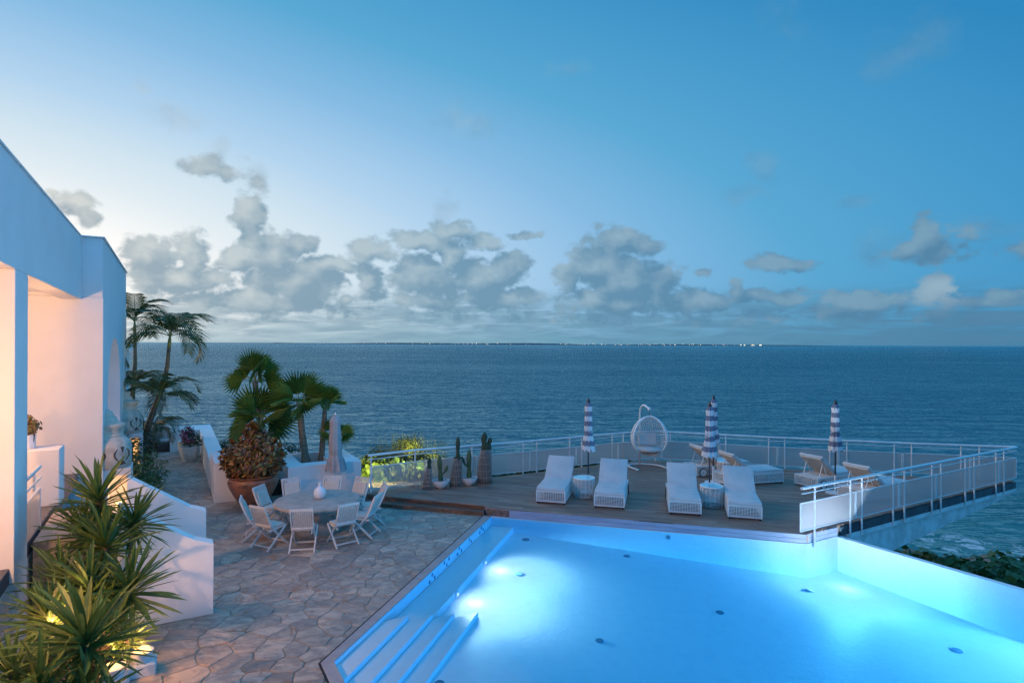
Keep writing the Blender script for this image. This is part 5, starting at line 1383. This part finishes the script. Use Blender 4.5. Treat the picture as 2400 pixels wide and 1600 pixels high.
# ------------------------------------------------------------------ cactus corner
def basket(x, y, rb, rt, h, lean, lab, n=13):
    t = thing('rattan_planter', lab, 'planter', (x, y, ZD+.002), 0, 'tall rattan planters with cacti')
    f = lambda z: (lean*(z/h)**1.5, 0)
    rr_ = lambda z: rb+(rt-rb)*(z/h)+.05*rb*math.sin(math.pi*z/h)
    m_ = MB()
    for k in range(n*2):
        a = math.pi*k/n; m_.tube([(rr_(z)*math.cos(a)+f(z)[0], rr_(z)*math.sin(a), z) for z in np.linspace(0, h, 7)], .0065, 5)
    m_.build('rods', M['rattan'], t, smooth=True)
    m_ = MB()
    for z in (.015, h*.2, h*.4, h*.6, h*.8, h): m_.tube([(rr_(z)*1.01*math.cos(a)+f(z)[0], rr_(z)*1.01*math.sin(a), z) for a in np.linspace(0, 2*math.pi, 25)[:-1]], .008, 5, closed=True)
    m_.build('hoops', M['rattan'], t, smooth=True)
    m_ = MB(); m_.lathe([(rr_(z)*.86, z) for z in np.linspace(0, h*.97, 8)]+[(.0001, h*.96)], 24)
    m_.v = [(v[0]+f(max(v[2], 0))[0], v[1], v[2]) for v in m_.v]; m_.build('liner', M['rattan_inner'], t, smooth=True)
    return t, f(h)[0]
def cactus(x, y, z, cols, lab, m_='cactus_dark', ribs=7):
    t = thing('cactus', lab, 'cactus', (x, y, z), 0, 'cacti by the deck railing')
    for (pts, r) in cols:
        P_ = [Vector(p) for p in pts]; path = []; rads = []
        n = 16
        for k in range(n+1):
            u = k/n*(len(P_)-1); i = min(int(u), len(P_)-2); path.append(P_[i].lerp(P_[i+1], u-i))
            rads.append(r*(.82+.18*math.sin(u*5+i))*(1 if k < n-1 else (.75 if k == n-1 else .25)))
        mb_ = MB(); N_ = ribs*4; vs = []
        for i, (p_, rd) in enumerate(zip(path, rads)):
            for k in range(N_):
                a = 2*math.pi*k/N_; q_ = rd*(1+.16*math.cos(ribs*a)+(.10*math.sin(i*2.6+k) if m_ == 'cactus_dark' else 0)); vs.append((p_.x+q_*math.cos(a), p_.y+q_*math.sin(a), p_.z))
        fs = [(i*N_+k, i*N_+(k+1) % N_, (i+1)*N_+(k+1) % N_, (i+1)*N_+k) for i in range(n) for k in range(N_)]+[tuple(n*N_+k for k in range(N_))]
        mb_.add(vs, fs).build('column', M[m_], t, smooth=True)
    return t
_, l = basket(-2.47, 17.25, .145, .088, .60, .06, 'smallest rattan planter, leftmost by the railing', 9)
cactus(-2.47+l, 17.25, ZD+.57, [([(0, 0, 0), (.0, 0, .18), (.01, 0, .34)], .055)], 'stubby dark cactus in the smallest rattan planter')
_, l = basket(-1.66, 17.6, .19, .125, .84, .06, 'middle-sized rattan planter between the two white bowls', 11)
cactus(-1.66+l, 17.6, ZD+.80, [([(0, 0, 0), (-.01, 0, .30), (.0, 0, .70)], .060), ([(.09, 0, 0), (.11, 0, .10)], .05), ([(-.09, 0, 0), (-.11, 0, .08)], .045), ([(.02, -.08, 0), (.03, -.1, .09)], .05)], 'tall single dark cactus in the middle rattan planter')
_, l = basket(-.83, 18.0, .245, .16, 1.03, .05, 'tallest rattan planter, nearest the loungers', 15)
cactus(-.83+l, 18.0, ZD+.98, [([(-.05, 0, 0), (-.07, 0, .3), (-.04, 0, .58)], .085), ([(.09, 0, 0), (.10, 0, .25), (.13, 0, .42)], .065), ([(.02, -.05, 0), (.03, -.05, .28)], .06)], 'two-armed dark cactus in the tallest rattan planter')
def bowl(x, y, lab):
    t = thing('white_bowl', lab, 'bowl planter', (x, y, ZD+.002), 0, 'white bowl planters')
    MB().lathe([(.07, 0), (.075, .01), (.15, .05), (.215, .13), (.245, .215), (.25, .24), (.235, .24), (.225, .20), (.0001, .19)], 40).build('bowl', M['bowl_white'], t, smooth=R(50))
    rr = random.Random(int(x*100)); m_ = MB()
    for k in range(150):
        a, r_ = rr.uniform(0, 6.28), .225*math.sqrt(rr.random()); c = (r_*math.cos(a), r_*math.sin(a), .20+rr.uniform(0, .03)); s = rr.uniform(.012, .028)
        m_.add([(c[0]+s, c[1], c[2]), (c[0]-s, c[1], c[2]), (c[0], c[1]+s*.8, c[2]), (c[0], c[1]-s*.8, c[2]), (c[0], c[1], c[2]+s*.7), (c[0], c[1], c[2]-s*.7)], [(0, 2, 4), (2, 1, 4), (1, 3, 4), (3, 0, 4), (2, 0, 5), (1, 2, 5), (3, 1, 5), (0, 3, 5)])
    m_.build('pebbles', M['pebble'], t, kind='stuff'); return t
bowl(-2.08, 17.35, 'white bowl of pebbles nearer the smallest rattan planter')
cactus(-2.08, 17.35, ZD+.20, [([(0, 0, 0), (-.02, 0, .35), (-.05, 0, .78)], .062), ([(.03, 0, .22), (.14, 0, .30), (.19, -.01, .48)], .042)], 'smooth green cactus with one right arm in the left bowl', 'cactus', 6)
bowl(-1.27, 17.75, 'white bowl of pebbles nearer the tallest rattan planter')
cactus(-1.27, 17.75, ZD+.20, [([(0, 0, 0), (-.01, 0, .40), (-.01, 0, .88)], .066), ([(-.03, 0, .34), (-.17, 0, .48), (-.22, -.01, .66)], .045)], 'smooth green cactus with one left arm in the right bowl', 'cactus', 6)
# ------------------------------------------------------------------ planting beyond the railing
def pz_(px, py, Y): return atY(px, py, Y)
c = pz_(948, 1066, 20.6)
lobes = [(0, 0, 0, .75, .5, .55), (-.75, 0, -.1, .55, .45, .45), (.7, 0, -.15, .6, .45, .42), (.1, .1, .35, .5, .4, .35), (1.3, 0, -.35, .4, .4, .35), (.0, 0, -.7, 1.6, .6, .6)]
bush = shrub('fine_leaved_bush', 'fine-leaved yellow-green bush glowing behind the left railing', 'bush', c, lobes, 12000, .062, 'oval', 'needle_leaf', 51, shell=.6, up=.6)
rr = random.Random(5); mb = MB()
for k in range(190):
    x = rr.uniform(-1.3, 1.5); h = .55-.22*(x-.1)**2+rr.uniform(-.1, .28); y = rr.uniform(-.3, .3)
    for j in range(16):
        z = h-.5+.55*j/16+rr.uniform(-.02, .02); a = rr.uniform(0, 6.28); s = .045*(1-.4*j/16)
        p_ = Vector((x, y, z)); d = Vector((math.cos(a), math.sin(a), .9)).normalized()*s; w_ = Vector((-math.sin(a), math.cos(a), 0))*s*.3
        mb.add([p_, p_+d*.5+w_, p_+d, p_+d*.5-w_], [(0, 1, 2, 3)])
mb.build('twigs', M['needle_leaf'], bush, kind='stuff')
shrub('sea_grape_shrub', 'round-leaved sea grape lit yellow beside the planter, seen through the frosted panel', 'shrub', pz_(905, 1104, 19.4), [(-.45, 0, .2, .5, .35, .4), (.2, 0, .1, .6, .35, .4), (.85, .1, .0, .6, .35, .35), (0, 0, -.4, 1.3, .4, .5)], 1500, .14, 'round', 'grape_leaf', 52, shell=.5)
lamp('bush_uplight', 'SPOT', pz_(868, 1118, 18.2), 520, (1, .80, .20), size=.06, spot=R(140), target=pz_(900, 1085, 19.6))
lamp('bush_uplight', 'SPOT', pz_(985, 1090, 19.1), 1100, (1, .84, .28), size=.06, spot=R(130), target=pz_(940, 1060, 20.6))
# hedge strip under the seaward rail
hel = []
for px in range(1165, 1500, 14):
    d = where(px, rail_pts); (pp_,), _ = along(rail_pts, [d]); hel.append((pp_[0]-.25, pp_[1]+.55, -.05+.10*math.sin(px*.2), .34, .28, .22))
for px in range(860, 1010, 18):
    d = where(px, rail_pts); (pp_,), _ = along(rail_pts, [d]); hel.append((pp_[0]-.2, pp_[1]+.35, -.22, .30, .22, .20))
shrub('low_hedge', 'low green hedge showing under the frosted panels of the seaward railing', 'hedge', (0, 0, 0), hel, 3600, .11, 'round', 'grape_leaf', 53, stems=0 or 4, shell=.6)
shrub('spiky_shrub', 'grey-green shrub blurred behind the frosted railing panel', 'shrub', pz_(1280, 1110, 20.4), [(-.15, 0, .2, .12, .12, .45), (.12, 0, .15, .16, .14, .35), (0, 0, -.3, .3, .2, .3)], 500, .12, 'blade', 'dark_leaf', 54, up=1.5)
# tree with bare branches behind the palms
t = thing('scrub_tree', 'small wind-bent scrub tree with bare twigs behind the fan palms', 'tree', pz_(672, 1075, 21.5))
rr = random.Random(8)
def limb(p, d, L, r, depth, m_, tips):
    path = [p]; q_ = p
    for k in range(4): d = (d+Vector((rr.uniform(-.35, .35), rr.uniform(-.2, .2), rr.uniform(-.2, .3)))).normalized(); q_ = q_+d*L/4; path.append(q_)
    m_.tube(path, [r*(1-.15*k) for k in range(5)], 5)
    if depth == 0: tips.append(q_); return
    for k in range(3): limb(path[2+k-(k == 2)], (d+Vector((rr.uniform(-.9, .9), rr.uniform(-.4, .4), rr.uniform(-.2, .7)))).normalized(), L*.62, r*.55, depth-1, m_, tips)
m_ = MB(); tips = []; limb(Vector((0, 0, -.4)), Vector((-.25, 0, 1)), .95, .035, 2, m_, tips)
m2 = []; limb(Vector((.1, 0, -.4)), Vector((.9, 0, .8)), .95, .025, 2, m_, m2); m_.build('branches', M['bark'], t)
leaf_cloud(1300, [(p_.x, p_.y, p_.z+.05, .22, .18, .12) for p_ in tips], .07, 'oval', 60, shell=.9).build('foliage', M['dark_leaf'], t, kind='stuff')
shrub('dark_shrub', 'dark shrub between the walkway wall and the croton bush', 'shrub', pz_(545, 1050, 22), [(0, 0, 0, .7, .5, .38), (.9, 0, -.05, .7, .5, .35), (-.4, 0, -.3, .7, .5, .4), (1.9, 0, -.1, .6, .4, .35)], 2600, .10, 'oval', 'dark_leaf', 61)
# sea grape on the slope beyond the infinity edge
ge = []
rr = random.Random(19)
for k in range(90):
    px = rr.uniform(2085, 2620); yt = 1272+(px-2110)*.125
    Y = rr.uniform(15.5, 21); py = yt+rr.uniform(8, 110)+8*math.sin(px*.05)
    p_ = atY(px, py, Y+(0)); ge.append((p_[0], p_[1], p_[2]-.12, .55, .5, .32))
    ge.append((p_[0], p_[1], p_[2]-1.0, .8, .7, .7))
base_ = Vector((14.5, 17.5, -4.2))
shrub('sea_grape_thicket', 'dark round-leaved sea grape thicket below the infinity edge of the pool', 'thicket', base_, [(e[0]-base_.x, e[1]-base_.y, e[2]-base_.z, *e[3:]) for e in ge], 16000, .19, 'round', 'thicket_leaf', 62, shell=.5, up=.8, stems=10)
rk = []
m_ = MB(); rr = random.Random(2)
for k in range(60):
    a = R(rr.uniform(8, 75)); r_ = rr.uniform(58, 70); x, y = r_*math.sin(a), r_*math.cos(a); s = rr.uniform(.3, 1.3)
    bm = bmesh.new(); bmesh.ops.create_icosphere(bm, subdivisions=2, radius=s)
    o_ = len(m_.v)
    for v in bm.verts:
        n_ = 1+.25*math.sin(v.co.x*4+k)+.2*math.sin(v.co.y*5+k*2)+.15*math.sin(v.co.z*6)
        m_.v.append((x+v.co.x*n_*1.3, y+v.co.y*n_, SEA-.1+v.co.z*n_*.45))
    m_.f += [tuple(o_+v.index for v in f.verts) for f in bm.faces]; m_.mi += [0]*len(bm.faces); bm.free()
o = m_.build('shore_rocks', M['rock'], smooth=R(40), kind='stuff'); tag(o, 'low brown rocks awash along the foamy shoreline', 'rocks')
